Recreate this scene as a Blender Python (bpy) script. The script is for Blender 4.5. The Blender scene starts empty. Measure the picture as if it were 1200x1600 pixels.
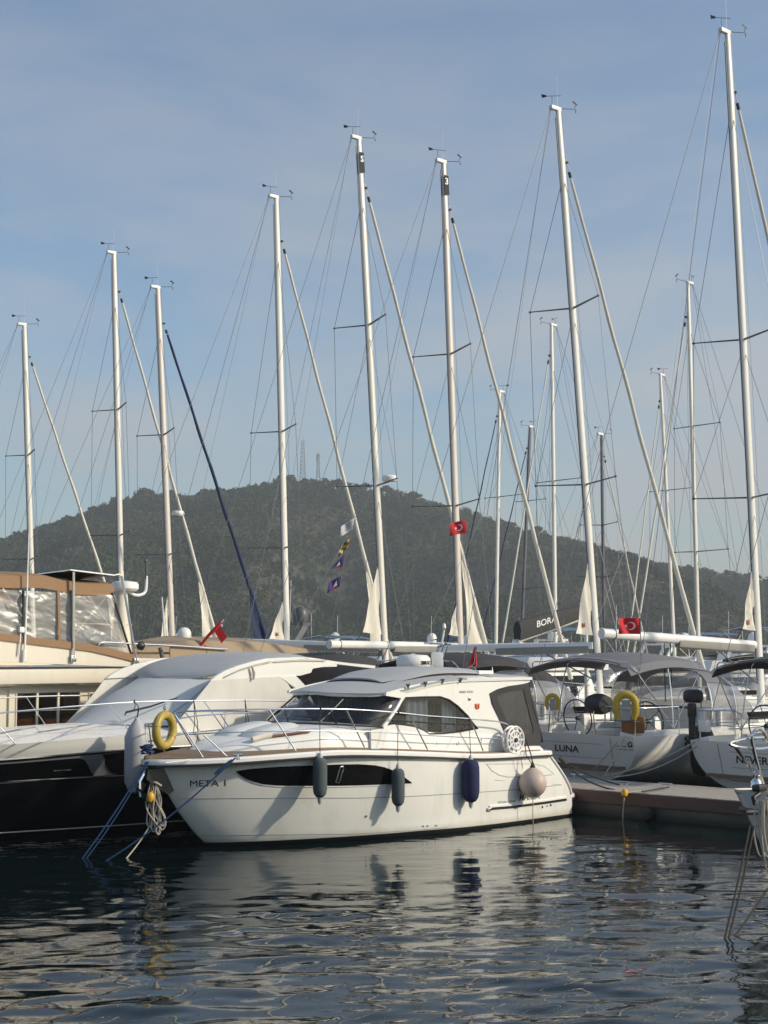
import bpy, bmesh, math, random
import numpy as np
from mathutils import Vector, Matrix, Quaternion, noise
from mathutils.bvhtree import BVHTree
from mathutils.geometry import tessellate_polygon
R = math.radians
rnd = random.Random(7)
SC = bpy.context.scene
COL = SC.collection

# ------------------------------------------------------------------ camera
FPX = 2300.0                      # focal length in photo pixels (photo 1200 x 1600)
PIT = math.atan(222 / FPX)        # the lens looks slightly upwards
CAMP = Vector((0, 0, 3.2))
cam = bpy.data.cameras.new('camera')
cam.sensor_fit = 'VERTICAL'; cam.sensor_height = 36.0
cam.lens = 36.0 * FPX / 1600.0
cam.clip_start = 0.1; cam.clip_end = 20000
camo = bpy.data.objects.new('camera', cam); COL.objects.link(camo)
camo.location = CAMP; camo.rotation_euler = (math.pi / 2 + PIT, 0, 0)
SC.camera = camo

# ------------------------------------------------------------------ sky, sun, exposure
SUN_EL, SUN_AZ = R(28), R(101)     # azimuth measured from +Y (view direction) towards +X (right)
w = bpy.data.worlds.new('World'); SC.world = w; w.use_nodes = True
nt = w.node_tree; nt.nodes.clear()
N = nt.nodes.new
out = N('ShaderNodeOutputWorld'); bg = N('ShaderNodeBackground'); sky = N('ShaderNodeTexSky')
sky.sky_type = 'NISHITA'; sky.sun_disc = False
sky.sun_elevation = SUN_EL; sky.sun_rotation = SUN_AZ
sky.altitude = 0; sky.air_density = 1.0; sky.dust_density = 1.6; sky.ozone_density = 2.0
tc = N('ShaderNodeTexCoord'); mp = N('ShaderNodeMapping'); mp.inputs['Scale'].default_value = (1.0, 1.0, 3.2)
mp.inputs['Rotation'].default_value = (0.0, 0.18, 0.3)
n1 = N('ShaderNodeTexNoise'); n1.inputs['Scale'].default_value = 4.2; n1.inputs['Detail'].default_value = 7; n1.inputs['Roughness'].default_value = 0.55; n1.inputs['Distortion'].default_value = 0.4
rmp = N('ShaderNodeValToRGB'); rmp.color_ramp.elements[0].position = 0.38; rmp.color_ramp.elements[1].position = 0.64
rmp.color_ramp.elements[0].color = (0, 0, 0, 1); rmp.color_ramp.elements[1].color = (1, 1, 1, 1)
sep = N('ShaderNodeSeparateXYZ')
mr = N('ShaderNodeMapRange'); mr.inputs['From Min'].default_value = 0.06; mr.inputs['From Max'].default_value = 0.40
mr.inputs['To Min'].default_value = 0.92; mr.inputs['To Max'].default_value = 0.20
mul = N('ShaderNodeMath'); mul.operation = 'MULTIPLY'
mixc = N('ShaderNodeMix'); mixc.data_type = 'RGBA'
tint = N('ShaderNodeMix'); tint.data_type = 'RGBA'; tint.blend_type = 'MULTIPLY'; tint.inputs['Factor'].default_value = 1.0
L = nt.links.new
L(tc.outputs['Generated'], mp.inputs['Vector']); L(mp.outputs['Vector'], n1.inputs['Vector'])
L(n1.outputs['Fac'], rmp.inputs['Fac']); L(tc.outputs['Generated'], sep.inputs['Vector'])
L(sep.outputs['Z'], mr.inputs['Value']); L(rmp.outputs['Color'], mul.inputs[0]); L(mr.outputs['Result'], mul.inputs[1])
L(sky.outputs['Color'], tint.inputs['A']); tint.inputs['B'].default_value = (0.93, 1.0, 1.0, 1)
L(mul.outputs[0], mixc.inputs['Factor']); L(tint.outputs['Result'], mixc.inputs['A']); mixc.inputs['B'].default_value = (3.6, 3.6, 3.62, 1)
L(mixc.outputs['Result'], bg.inputs['Color']); bg.inputs['Strength'].default_value = 0.134
L(bg.outputs[0], out.inputs['Surface'])
sl = bpy.data.lights.new('sun', 'SUN'); sl.energy = 3.4; sl.angle = R(2.0); sl.color = (1.0, 0.88, 0.68)
so = bpy.data.objects.new('sun', sl); COL.objects.link(so)
sdir = Vector((math.sin(SUN_AZ) * math.cos(SUN_EL), math.cos(SUN_AZ) * math.cos(SUN_EL), math.sin(SUN_EL)))
so.rotation_euler = sdir.to_track_quat('Z', 'Y').to_euler(); so.location = (60, 20, 60)
SC.view_settings.view_transform = 'Standard'; SC.view_settings.look = 'None'
SC.view_settings.exposure = 0.2; SC.view_settings.gamma = 1.0
SC.render.film_transparent = False
SC.cycles.max_bounces = 10; SC.cycles.transparent_max_bounces = 16
SC.cycles.glossy_bounces = 5; SC.cycles.diffuse_bounces = 3; SC.cycles.volume_bounces = 0
SC.cycles.caustics_reflective = False; SC.cycles.caustics_refractive = False
SC.cycles.sample_clamp_indirect = 6

# ------------------------------------------------------------------ pixel -> space helpers (survey of the photograph)
FW = Vector((0, math.cos(PIT), math.sin(PIT))); UP = Vector((0, -math.sin(PIT), math.cos(PIT)))
def ray(u, v): return Vector(((u - 600) / FPX, 0, 0)) + FW + UP * ((800 - v) / FPX)
def at_y(u, v, Y): d = ray(u, v); return CAMP + d * (Y / d.y)
def at_z(u, v, z): d = ray(u, v); return CAMP + d * ((z - CAMP.z) / d.z)
class Frame:
    """a boat's own axes: x forward, y to port, z up"""
    def __init__(s, x, y, deg):
        s.o = Vector((x, y, 0)); s.a = R(deg)
        s.h = Vector((math.cos(s.a), math.sin(s.a), 0)); s.n = Vector((-math.sin(s.a), math.cos(s.a), 0))
        s.m = Matrix.Translation(s.o) @ Matrix.Rotation(s.a, 4, 'Z'); s.i = s.m.inverted()
    def loc(s, P): return s.i @ Vector(P)
    def wld(s, *p): return s.m @ Vector(p)
    def py(s, u, v, y):                       # pixel on the plane y = const
        d = ray(u, v); P0 = s.o + s.n * y
        return s.loc(CAMP + d * ((P0 - CAMP).dot(s.n) / d.dot(s.n)))
    def px(s, u, v, x):
        d = ray(u, v); P0 = s.o + s.h * x
        return s.loc(CAMP + d * ((P0 - CAMP).dot(s.h) / d.dot(s.h)))
    def pz(s, u, v, z): return s.loc(at_z(u, v, z))
    def ray(s, u, v): return s.loc(CAMP), (s.i.to_3x3() @ ray(u, v)).normalized()

def interp(tab, x):
    if x <= tab[0][0]: return tab[0][1]
    for (a, b), (c, d) in zip(tab, tab[1:]):
        if x <= c:
            return b + (d - b) * (x - a) / (c - a)
    return tab[-1][1]
def sinterp(tab, x):                          # smooth (Catmull-Rom like) interpolation
    xs = [t[0] for t in tab]; ys = [t[1] for t in tab]
    if x <= xs[0]: return ys[0]
    if x >= xs[-1]: return ys[-1]
    i = max(k for k in range(len(xs) - 1) if xs[k] <= x)
    def sl(k):
        if k == 0: return (ys[1] - ys[0]) / (xs[1] - xs[0])
        if k == len(xs) - 1: return (ys[-1] - ys[-2]) / (xs[-1] - xs[-2])
        return (ys[k + 1] - ys[k - 1]) / (xs[k + 1] - xs[k - 1])
    h = xs[i + 1] - xs[i]; t = (x - xs[i]) / h
    return ((2*t**3 - 3*t**2 + 1) * ys[i] + (t**3 - 2*t**2 + t) * h * sl(i) + (-2*t**3 + 3*t**2) * ys[i + 1] + (t**3 - t**2) * h * sl(i + 1))
def spline(pts, n=6):                         # Catmull-Rom through 3-D points
    P = [Vector(p) for p in pts]
    if len(P) < 3: return P
    o = []
    for i in range(len(P) - 1):
        a = P[i - 1] if i else P[0] * 2 - P[1]; b = P[i]; c = P[i + 1]
        d = P[i + 2] if i + 2 < len(P) else P[-1] * 2 - P[-2]
        for k in range(n):
            t = k / n
            o.append(0.5 * ((2 * b) + (c - a) * t + (2*a - 5*b + 4*c - d) * t*t + (3*b - a - 3*c + d) * t**3))
    o.append(P[-1]); return o

# ------------------------------------------------------------------ mesh helpers
class MB:
    def __init__(s): s.v = []; s.f = []; s.mi = []
    def add(s, vs, fs, mi=0):
        b = len(s.v); s.v += [tuple(p) for p in vs]
        s.f += [tuple(i + b for i in f) for f in fs]; s.mi += [mi] * len(fs); return s
    def box(s, c, sz, rot=None, mi=0, taper=1.0):
        c = Vector(c); h = [d / 2 for d in sz]; vs = []
        for z in (-1, 1):
            k = taper if z > 0 else 1
            for x, y in ((-1, -1), (1, -1), (1, 1), (-1, 1)):
                p = Vector((x * h[0] * k, y * h[1] * k, z * h[2]))
                vs.append(c + (rot @ p if rot else p))
        return s.add(vs, [(3, 2, 1, 0), (4, 5, 6, 7), (0, 1, 5, 4), (1, 2, 6, 5), (2, 3, 7, 6), (3, 0, 4, 7)], mi)
    def rbox(s, c, sz, r=0.03, rot=None, mi=0):          # box with bevelled edges
        bm = bmesh.new(); bmesh.ops.create_cube(bm, size=1)
        for q in bm.verts: q.co = Vector((q.co.x * sz[0], q.co.y * sz[1], q.co.z * sz[2]))
        bmesh.ops.bevel(bm, geom=list(bm.edges), offset=r, segments=2, profile=0.6, affect='EDGES')
        bm.verts.ensure_lookup_table(); c = Vector(c)
        vs = [c + (rot @ q.co if rot else q.co) for q in bm.verts]
        fs = [[q.index for q in f.verts] for f in bm.faces]; bm.free(); return s.add(vs, fs, mi)
    def loft(s, rings, closed=True, cap0=True, cap1=True, mi=0):
        n = len(rings[0]); vs = [p for r in rings for p in r]; fs = []
        for i in range(len(rings) - 1):
            for j in range(n if closed else n - 1):
                k = (j + 1) % n
                fs.append((i * n + j, i * n + k, (i + 1) * n + k, (i + 1) * n + j))
        if closed and cap0: fs.append(tuple(reversed(range(n))))
        if closed and cap1: fs.append(tuple(range((len(rings) - 1) * n, len(rings) * n)))
        return s.add(vs, fs, mi)
    def tube(s, pts, r, n=8, mi=0, sx=1.0, side=None, cap=True):
        P = [Vector(p) for p in pts]; m = len(P); rr = r if isinstance(r, (list, tuple)) else [r] * m
        t0 = (P[1] - P[0]).normalized()
        u = Vector(side) if side is not None else (Vector((0, 0, 1)) if abs(t0.z) < 0.95 else Vector((1, 0, 0)))
        u = (u - t0 * u.dot(t0)).normalized(); rings = []
        for i in range(m):
            t = ((P[min(i + 1, m - 1)] - P[max(i - 1, 0)])).normalized()
            u = (u - t * u.dot(t)); u = u.normalized() if u.length > 1e-6 else Vector((1, 0, 0)); b = t.cross(u)
            rings.append([P[i] + (u * math.cos(2 * math.pi * k / n) * sx + b * math.sin(2 * math.pi * k / n)) * rr[i] for k in range(n)])
        return s.loft(rings, True, cap, cap, mi)
    def lathe(s, prof, o=(0, 0, 0), ax=(0, 0, 1), n=20, mi=0, sq=1.0):   # prof: (radius, height)
        a = Vector(ax).normalized(); u = a.orthogonal().normalized(); b = a.cross(u); o = Vector(o)
        return s.loft([[o + a * h + (u * math.cos(2*math.pi*k/n) + b * math.sin(2*math.pi*k/n) * sq) * max(r, 1e-4) for k in range(n)] for r, h in prof], True, True, True, mi)
    def torus(s, c, ax, Rr, r, n=32, m=12, mi=0, a0=0, a1=2*math.pi, u=None, flat=1.0):
        a = Vector(ax).normalized(); u = Vector(u).normalized() if u is not None else a.orthogonal().normalized(); b = a.cross(u); c = Vector(c)
        full = abs(a1 - a0 - 2 * math.pi) < 1e-6; rings = []
        for i in range(n + (0 if full else 1)):
            t = a0 + (a1 - a0) * i / n; d = u * math.cos(t) + b * math.sin(t)
            rings.append([c + d * (Rr + r * math.cos(q)) + a * (r * flat * math.sin(q)) for q in [2 * math.pi * k / m for k in range(m)]])
        if full: rings.append(rings[0])
        return s.loft(rings, True, not full, not full, mi)
    def grid(s, rows, th=0.0, mi=0, dirv=None):           # sheet of rows of points; th > 0 gives it a thickness
        rows = [[Vector(p) for p in r] for r in rows]; a, b = len(rows), len(rows[0])
        vs = [p for r in rows for p in r]
        fs = [(i*b+j, i*b+j+1, (i+1)*b+j+1, (i+1)*b+j) for i in range(a-1) for j in range(b-1)]
        if th:
            nv = []
            for i in range(a):
                for j in range(b):
                    if dirv is not None: nn = Vector(dirv)
                    else:
                        e = rows[min(i+1, a-1)][j] - rows[max(i-1, 0)][j]; g = rows[i][min(j+1, b-1)] - rows[i][max(j-1, 0)]
                        nn = e.cross(g); nn = nn.normalized() if nn.length > 1e-9 else Vector((0, 0, 1))
                    nv.append(rows[i][j] - nn * th)
            m = a * b; vs = vs + nv
            fs += [tuple(m + q for q in reversed(f)) for f in fs]
            per = [(0, j) for j in range(b)] + [(i, b-1) for i in range(1, a)] + [(a-1, j) for j in range(b-2, -1, -1)] + [(i, 0) for i in range(a-2, 0, -1)]
            ids = [i*b+j for i, j in per]
            for k in range(len(ids)):
                p, q = ids[k], ids[(k+1) % len(ids)]; fs.append((q, p, p + m, q + m))
        return s.add(vs, fs, mi)
    def plate(s, outer, off, holes=(), mi=0):             # flat polygon (with holes) given a thickness vector
        off = Vector(off); loops = [[Vector(p) for p in outer]] + [[Vector(p) for p in h] for h in holes]
        tri = tessellate_polygon(loops); flat = [p for l in loops for p in l]; m = len(flat)
        fs = [tuple(t) for t in tri] + [tuple(m + q for q in reversed(t)) for t in tri]; b = 0
        for l in loops:
            k = len(l)
            for i in range(k): fs.append((b + i, b + (i + 1) % k, m + b + (i + 1) % k, m + b + i))
            b += k
        return s.add(flat + [p + off for p in flat], fs, mi)
    def build(s, name, mat, parent=None, label=None, ang=38, recalc=True):
        me = bpy.data.meshes.new(name); me.from_pydata(s.v, [], s.f)
        for m in (mat if isinstance(mat, (list, tuple)) else [mat]): me.materials.append(m)
        if len(set(s.mi)) > 1: me.polygons.foreach_set('material_index', s.mi)
        if recalc:
            bm = bmesh.new(); bm.from_mesh(me); bmesh.ops.remove_doubles(bm, verts=bm.verts, dist=2e-5)
            bmesh.ops.recalc_face_normals(bm, faces=bm.faces); bm.to_mesh(me); bm.free()
        me.polygons.foreach_set('use_smooth', [True] * len(me.polygons))
        me.set_sharp_from_angle(angle=R(ang)); me.update()
        o = bpy.data.objects.new(name, me); COL.objects.link(o)
        if parent: o.parent = parent
        if label: o['label'] = label
        return o
def share(o, name, parent): c = bpy.data.objects.new(name, o.data); COL.objects.link(c); c.parent = parent; return c
def tag(o, label, cat, group=None):
    o['label'] = label; o['category'] = cat
    if group: o['group'] = group
    return o
def kind(o, k): o['kind'] = k; return o
def thing(name, label, cat, m, group=None):
    o = bpy.data.objects.new(name, None); COL.objects.link(o); o.empty_display_size = 0.2
    o.matrix_world = m if isinstance(m, Matrix) else Matrix.Translation(Vector(m))
    return tag(o, label, cat, group)
def copy_tree(o, parent=None):
    c = o.copy(); COL.objects.link(c)
    if parent: c.parent = parent
    for ch in list(o.children): copy_tree(ch, c)
    return c
def sag(a, b, d, n=14):                       # hanging rope between two points
    a, b = Vector(a), Vector(b)
    return [a.lerp(b, t / n) - Vector((0, 0, d * 4 * (t / n) * (1 - t / n))) for t in range(n + 1)]

# ------------------------------------------------------------------ materials
def _mat(name):
    m = bpy.data.materials.new(name); m.use_nodes = True; nt = m.node_tree; nt.nodes.clear()
    o = nt.nodes.new('ShaderNodeOutputMaterial'); b = nt.nodes.new('ShaderNodeBsdfPrincipled'); nt.links.new(b.outputs[0], o.inputs[0])
    return m, nt, b, o
def pmat(name, col, rough=0.5, metal=0.0, var=0.08, vs=3.0, bump=0.0, bs=60.0, coat=0.0, spec=0.5, stretch=(1, 1, 1), dirt=None, dirt_amt=0.0):
    """principled material with gentle procedural variation of colour and gloss, optional bump and dirt streaks"""
    m, nt, b, o = _mat(name); N = nt.nodes.new; L = nt.links.new
    tc = N('ShaderNodeTexCoord'); mp = N('ShaderNodeMapping'); mp.inputs['Scale'].default_value = stretch
    L(tc.outputs['Object'], mp.inputs['Vector'])
    n = N('ShaderNodeTexNoise'); n.inputs['Scale'].default_value = vs; n.inputs['Detail'].default_value = 5; L(mp.outputs[0], n.inputs['Vector'])
    mx = N('ShaderNodeMix'); mx.data_type = 'RGBA'
    c1 = [max(0, c * (1 - var)) for c in col]; c2 = [min(1, c * (1 + var)) for c in col]
    mx.inputs['A'].default_value = (*c1, 1); mx.inputs['B'].default_value = (*c2, 1)
    L(n.outputs['Fac'], mx.inputs['Factor']); last = mx.outputs['Result']
    if dirt:
        d = N('ShaderNodeTexNoise'); d.inputs['Scale'].default_value = 2.2; d.inputs['Detail'].default_value = 8; d.inputs['Roughness'].default_value = 0.65
        mp2 = N('ShaderNodeMapping'); mp2.inputs['Scale'].default_value = (1.6, 1.6, 0.35); L(tc.outputs['Object'], mp2.inputs['Vector']); L(mp2.outputs[0], d.inputs['Vector'])
        rp = N('ShaderNodeMapRange'); rp.inputs['From Min'].default_value = 0.5; rp.inputs['From Max'].default_value = 0.75; rp.inputs['To Max'].default_value = dirt_amt
        L(d.outputs['Fac'], rp.inputs['Value']); m2 = N('ShaderNodeMix'); m2.data_type = 'RGBA'; m2.inputs['B'].default_value = (*dirt, 1)
        L(last, m2.inputs['A']); L(rp.outputs[0], m2.inputs['Factor']); last = m2.outputs['Result']
    L(last, b.inputs['Base Color'])
    rr = N('ShaderNodeMapRange'); rr.inputs['To Min'].default_value = max(0.02, rough * 0.85); rr.inputs['To Max'].default_value = min(1, rough * 1.15)
    L(n.outputs['Fac'], rr.inputs['Value']); L(rr.outputs[0], b.inputs['Roughness'])
    b.inputs['Metallic'].default_value = metal; b.inputs['Specular IOR Level'].default_value = spec
    if coat: b.inputs['Coat Weight'].default_value = coat; b.inputs['Coat Roughness'].default_value = 0.08
    if bump:
        bn = N('ShaderNodeTexNoise'); bn.inputs['Scale'].default_value = bs; bn.inputs['Detail'].default_value = 3; L(mp.outputs[0], bn.inputs['Vector'])
        bp = N('ShaderNodeBump'); bp.inputs['Strength'].default_value = bump; bp.inputs['Distance'].default_value = 0.02
        L(bn.outputs['Fac'], bp.inputs['Height']); L(bp.outputs[0], b.inputs['Normal'])
    return m
def thin_fresnel(nt, ior):
    # a thin sheet reflects alike from both faces: undo the inversion the node applies on back faces
    N = nt.nodes.new; L = nt.links.new; g = N('ShaderNodeNewGeometry'); m = N('ShaderNodeMapRange'); m.inputs['To Min'].default_value = ior; m.inputs['To Max'].default_value = 1 / ior
    L(g.outputs['Backfacing'], m.inputs['Value']); f = N('ShaderNodeFresnel'); L(m.outputs[0], f.inputs[0]); return f
def glass(name, tintc, transp, rough=0.02, diff=None, dfac=0.0):
    """thin pane: tinted see-through plus a mirror-like reflection by Fresnel"""
    m, nt, b, o = _mat(name); N = nt.nodes.new; L = nt.links.new; nt.nodes.remove(b)
    t = N('ShaderNodeBsdfTransparent'); t.inputs[0].default_value = (*[c * transp for c in tintc], 1)
    g = N('ShaderNodeBsdfGlossy'); g.inputs['Roughness'].default_value = rough; g.inputs[0].default_value = (1, 1, 1, 1)
    fr = thin_fresnel(nt, 1.5)
    mx = N('ShaderNodeMixShader'); L(fr.outputs[0], mx.inputs[0]); L(g.outputs[0], mx.inputs[2])
    if diff:
        d = N('ShaderNodeBsdfDiffuse'); d.inputs[0].default_value = (*diff, 1); m2 = N('ShaderNodeMixShader'); m2.inputs[0].default_value = dfac
        L(t.outputs[0], m2.inputs[1]); L(d.outputs[0], m2.inputs[2]); L(m2.outputs[0], mx.inputs[1])
    else: L(t.outputs[0], mx.inputs[1])
    L(mx.outputs[0], o.inputs[0]); return m
def vinyl(name, transp, dcol, dfac, sc, amt=0.9, stretch=(1, 1, 1), rough=0.12):
    """wrinkled clear plastic sheet: see-through, milky and glossy with creases"""
    m, nt, b, o = _mat(name); N = nt.nodes.new; L = nt.links.new; nt.nodes.remove(b)
    tc = N('ShaderNodeTexCoord'); mp = N('ShaderNodeMapping'); mp.inputs['Scale'].default_value = stretch; L(tc.outputs['Object'], mp.inputs[0])
    n = N('ShaderNodeTexNoise'); n.inputs['Scale'].default_value = sc; n.inputs['Detail'].default_value = 5; n.inputs['Distortion'].default_value = 1.2; L(mp.outputs[0], n.inputs['Vector'])
    bp = N('ShaderNodeBump'); bp.inputs['Strength'].default_value = amt; bp.inputs['Distance'].default_value = 0.06; L(n.outputs['Fac'], bp.inputs['Height'])
    t = N('ShaderNodeBsdfTransparent'); t.inputs[0].default_value = (transp, transp, transp, 1)
    d = N('ShaderNodeBsdfDiffuse'); d.inputs[0].default_value = (*dcol, 1); L(bp.outputs[0], d.inputs['Normal'])
    g = N('ShaderNodeBsdfGlossy'); g.inputs['Roughness'].default_value = rough; L(bp.outputs[0], g.inputs['Normal'])
    m1 = N('ShaderNodeMixShader'); m1.inputs[0].default_value = dfac; L(t.outputs[0], m1.inputs[1]); L(d.outputs[0], m1.inputs[2])
    fr = thin_fresnel(nt, 1.6); L(bp.outputs[0], fr.inputs['Normal'])
    m2 = N('ShaderNodeMixShader'); L(fr.outputs[0], m2.inputs[0]); L(m1.outputs[0], m2.inputs[1]); L(g.outputs[0], m2.inputs[2])
    L(m2.outputs[0], o.inputs[0]); return m
M = {}
M['gel'] = pmat('white_gelcoat', (0.80, 0.79, 0.75), 0.16, var=0.03, vs=1.2, coat=0.3, dirt=(0.55, 0.53, 0.47), dirt_amt=0.16)
def scum(m, colr=(0.42, 0.39, 0.28), amt=0.5, top=0.08):
    # brownish growth line with an uneven edge along the water line of a hull
    nt = m.node_tree; N = nt.nodes.new; L = nt.links.new; b = [n for n in nt.nodes if n.type == 'BSDF_PRINCIPLED'][0]; src = b.inputs['Base Color'].links[0].from_socket
    tc = N('ShaderNodeTexCoord'); sp = N('ShaderNodeSeparateXYZ'); L(tc.outputs['Object'], sp.inputs[0]); n = N('ShaderNodeTexNoise'); n.inputs['Scale'].default_value = 2.5; n.inputs['Detail'].default_value = 6; L(tc.outputs['Object'], n.inputs[0])
    a = N('ShaderNodeMath'); a.operation = 'MULTIPLY_ADD'; a.inputs[1].default_value = 0.22; a.inputs[2].default_value = top; L(n.outputs['Fac'], a.inputs[0])
    mr = N('ShaderNodeMapRange'); mr.inputs['From Min'].default_value = 0.04; L(a.outputs[0], mr.inputs['From Max']); mr.inputs['To Min'].default_value = amt; mr.inputs['To Max'].default_value = 0.0; L(sp.outputs['Z'], mr.inputs['Value'])
    mx = N('ShaderNodeMix'); mx.data_type = 'RGBA'; L(mr.outputs[0], mx.inputs['Factor']); L(src, mx.inputs['A']); mx.inputs['B'].default_value = (*colr, 1); L(mx.outputs['Result'], b.inputs['Base Color']); return m
M['hullgel'] = scum(pmat('weathered_hull_gelcoat', (0.78, 0.775, 0.73), 0.14, var=0.035, vs=1.0, coat=0.35, dirt=(0.50, 0.47, 0.38), dirt_amt=0.32))
M['gel2'] = pmat('white_moulding', (0.82, 0.81, 0.78), 0.28, var=0.03, vs=1.5, dirt=(0.6, 0.58, 0.52), dirt_amt=0.2)
M['cream'] = pmat('cream_gelcoat', (0.74, 0.685, 0.575), 0.25, var=0.04, vs=1.3, coat=0.2, dirt=(0.5, 0.44, 0.34), dirt_amt=0.2)
M['blackhull'] = pmat('black_hull_paint', (0.008, 0.009, 0.011), 0.10, var=0.2, vs=1.0, spec=0.28)
M['greyband'] = pmat('dark_grey_paint', (0.17, 0.175, 0.18), 0.25, var=0.1)
M['antifoul'] = pmat('dark_bottom_paint', (0.016, 0.02, 0.022), 0.6, var=0.3)
M['steel'] = pmat('polished_stainless', (0.75, 0.75, 0.76), 0.13, 1.0, var=0.03)
M['darksteel'] = pmat('dark_reflection_stainless', (0.09, 0.09, 0.095), 0.3, 0.8, var=0.2)  # polished steel with its dark reflections put into the base colour
M['alu2'] = pmat('greyer_mast_aluminium', (0.70, 0.63, 0.57), 0.35, 0.15, var=0.07, vs=0.7, stretch=(3, 3, 0.3), dirt=(0.4, 0.36, 0.3), dirt_amt=0.3)
M['alu3'] = pmat('bright_mast_paint', (0.80, 0.78, 0.72), 0.28, 0.05, var=0.05, vs=0.6, stretch=(3, 3, 0.3))
M['alu'] = pmat('painted_mast_aluminium', (0.76, 0.73, 0.66), 0.32, 0.15, var=0.05, vs=0.7, stretch=(3, 3, 0.3))
M['darkalu'] = pmat('dark_spar', (0.10, 0.105, 0.12), 0.45, 0.3, var=0.1)
M['wire'] = pmat('rigging_wire', (0.22, 0.22, 0.23), 0.4, 0.6, var=0.1)
M['black'] = pmat('black_plastic', (0.015, 0.015, 0.017), 0.4, var=0.2)
M['blackglass'] = pmat('black_hull_glass', (0.004, 0.004, 0.005), 0.05, var=0.2, spec=0.15)
M['rubber'] = pmat('dark_rubber', (0.025, 0.025, 0.027), 0.6, var=0.2)
M['teak'] = pmat('brown_synthetic_teak', (0.20, 0.135, 0.09), 0.6, var=0.15, vs=6, bump=0.1, stretch=(1, 10, 1), bs=8)
M['greycover'] = pmat('blue_grey_canvas', (0.41, 0.425, 0.435), 0.8, var=0.06, vs=2.5, bump=0.35, bs=5)
M['lightcover'] = pmat('pale_grey_canvas', (0.60, 0.62, 0.62), 0.75, var=0.06, vs=3, bump=0.4, bs=4)
M['beigecover'] = pmat('off_white_canvas', (0.66, 0.64, 0.59), 0.8, var=0.06, vs=2.5, bump=0.45, bs=3, dirt=(0.4, 0.38, 0.34), dirt_amt=0.3)
M['charcoal'] = pmat('charcoal_canvas', (0.040, 0.040, 0.043), 0.85, var=0.12, vs=4, bump=0.4, bs=6)
M['greycanvas'] = pmat('mid_grey_canvas', (0.17, 0.17, 0.185), 0.85, var=0.1, vs=3, bump=0.4, bs=5)
M['tan'] = pmat('tan_canvas', (0.29, 0.175, 0.095), 0.85, var=0.08, vs=3, bump=0.4, bs=5)
M['tanpanel'] = pmat('beige_canvas', (0.36, 0.27, 0.18), 0.85, var=0.08, vs=3, bump=0.3, bs=5)
M['wood'] = pmat('varnished_wood', (0.24, 0.105, 0.05), 0.3, var=0.25, vs=4, stretch=(1, 1, 8))
M['sail'] = pmat('white_sailcloth', (0.72, 0.68, 0.59), 0.8, var=0.06, vs=5, bump=0.3, bs=8)
M['navy'] = pmat('navy_fabric', (0.012, 0.018, 0.07), 0.85, var=0.2, vs=8, bump=0.3, bs=60)
M['bluesail'] = pmat('dark_blue_acrylic', (0.015, 0.03, 0.085), 0.8, var=0.2, vs=6, bump=0.3)
M['fgrey'] = pmat('grey_fender_fabric', (0.075, 0.095, 0.10), 0.9, var=0.15, vs=9, bump=0.3, bs=90)
M['buoy'] = pmat('faded_pink_vinyl', (0.50, 0.40, 0.35), 0.5, var=0.1, vs=5, dirt=(0.3, 0.23, 0.2), dirt_amt=0.5)
M['fwhite'] = pmat('off_white_vinyl', (0.40, 0.40, 0.42), 0.5, var=0.08)
M['yellow'] = pmat('yellow_foam', (0.52, 0.36, 0.035), 0.5, var=0.12, vs=6)
M['lifering'] = pmat('weathered_yellow_foam', (0.42, 0.31, 0.06), 0.45, var=0.15, vs=5, dirt=(0.25, 0.2, 0.08), dirt_amt=0.5)
M['orange'] = pmat('orange_fabric', (0.25, 0.10, 0.03), 0.7, var=0.15)
M['floaty'] = pmat('yellow_float', (0.75, 0.40, 0.02), 0.4, var=0.1)
M['rope'] = pmat('weathered_white_rope', (0.44, 0.40, 0.33), 0.9, var=0.25, vs=60)
M['bluerope'] = pmat('blue_rope', (0.012, 0.045, 0.13), 0.85, var=0.25, vs=60)
M['darkrope'] = pmat('dark_rope', (0.035, 0.032, 0.028), 0.9, var=0.3, vs=60)
M['red'] = pmat('red_flag_cloth', (0.50, 0.012, 0.018), 0.8, var=0.1, vs=4)
M['white'] = pmat('white_paint', (0.80, 0.79, 0.77), 0.4, var=0.03)
M['ink'] = pmat('black_lettering', (0.012, 0.012, 0.014), 0.4, var=0.1)
M['greyink'] = pmat('grey_lettering', (0.22, 0.22, 0.23), 0.4, var=0.1)
M['crown'] = pmat('red_brown_print', (0.30, 0.07, 0.05), 0.7, var=0.1)
M['curtain'] = pmat('grey_curtain', (0.48, 0.48, 0.48), 0.9, var=0.15, vs=3, stretch=(14, 1, 0.3))
M['interior'] = pmat('dark_upholstery', (0.10, 0.10, 0.11), 0.7, var=0.2)
M['cabinglass'] = glass('tinted_cabin_glass', (0.86, 0.9, 0.94), 0.78)
M['saloonglass'] = glass('saloon_glass', (0.9, 0.85, 0.8), 0.75)
M['clear'] = vinyl('crumpled_clear_vinyl', 0.80, (0.60, 0.58, 0.55), 0.34, 1.7, 0.45, stretch=(0.9, 1.0, 1.5), rough=0.3)
M['boomshade'] = pmat('boom_shade_grey', (0.27, 0.26, 0.235), 0.7, var=0.1, vs=2, bump=0.3)  # shade on the forward half of the white booms, as a grey colour
M['window_vinyl'] = vinyl('smoky_clear_vinyl', 0.55, (0.14, 0.14, 0.145), 0.40, 2.0, 0.4, stretch=(2, 2, .6))
M['hood_vinyl'] = vinyl('hazy_clear_vinyl', 0.75, (0.45, 0.45, 0.47), 0.45, 2.0, 0.6)
M['solar'] = pmat('solar_panel_back', (0.02, 0.02, 0.025), 0.3, var=0.2)
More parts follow.
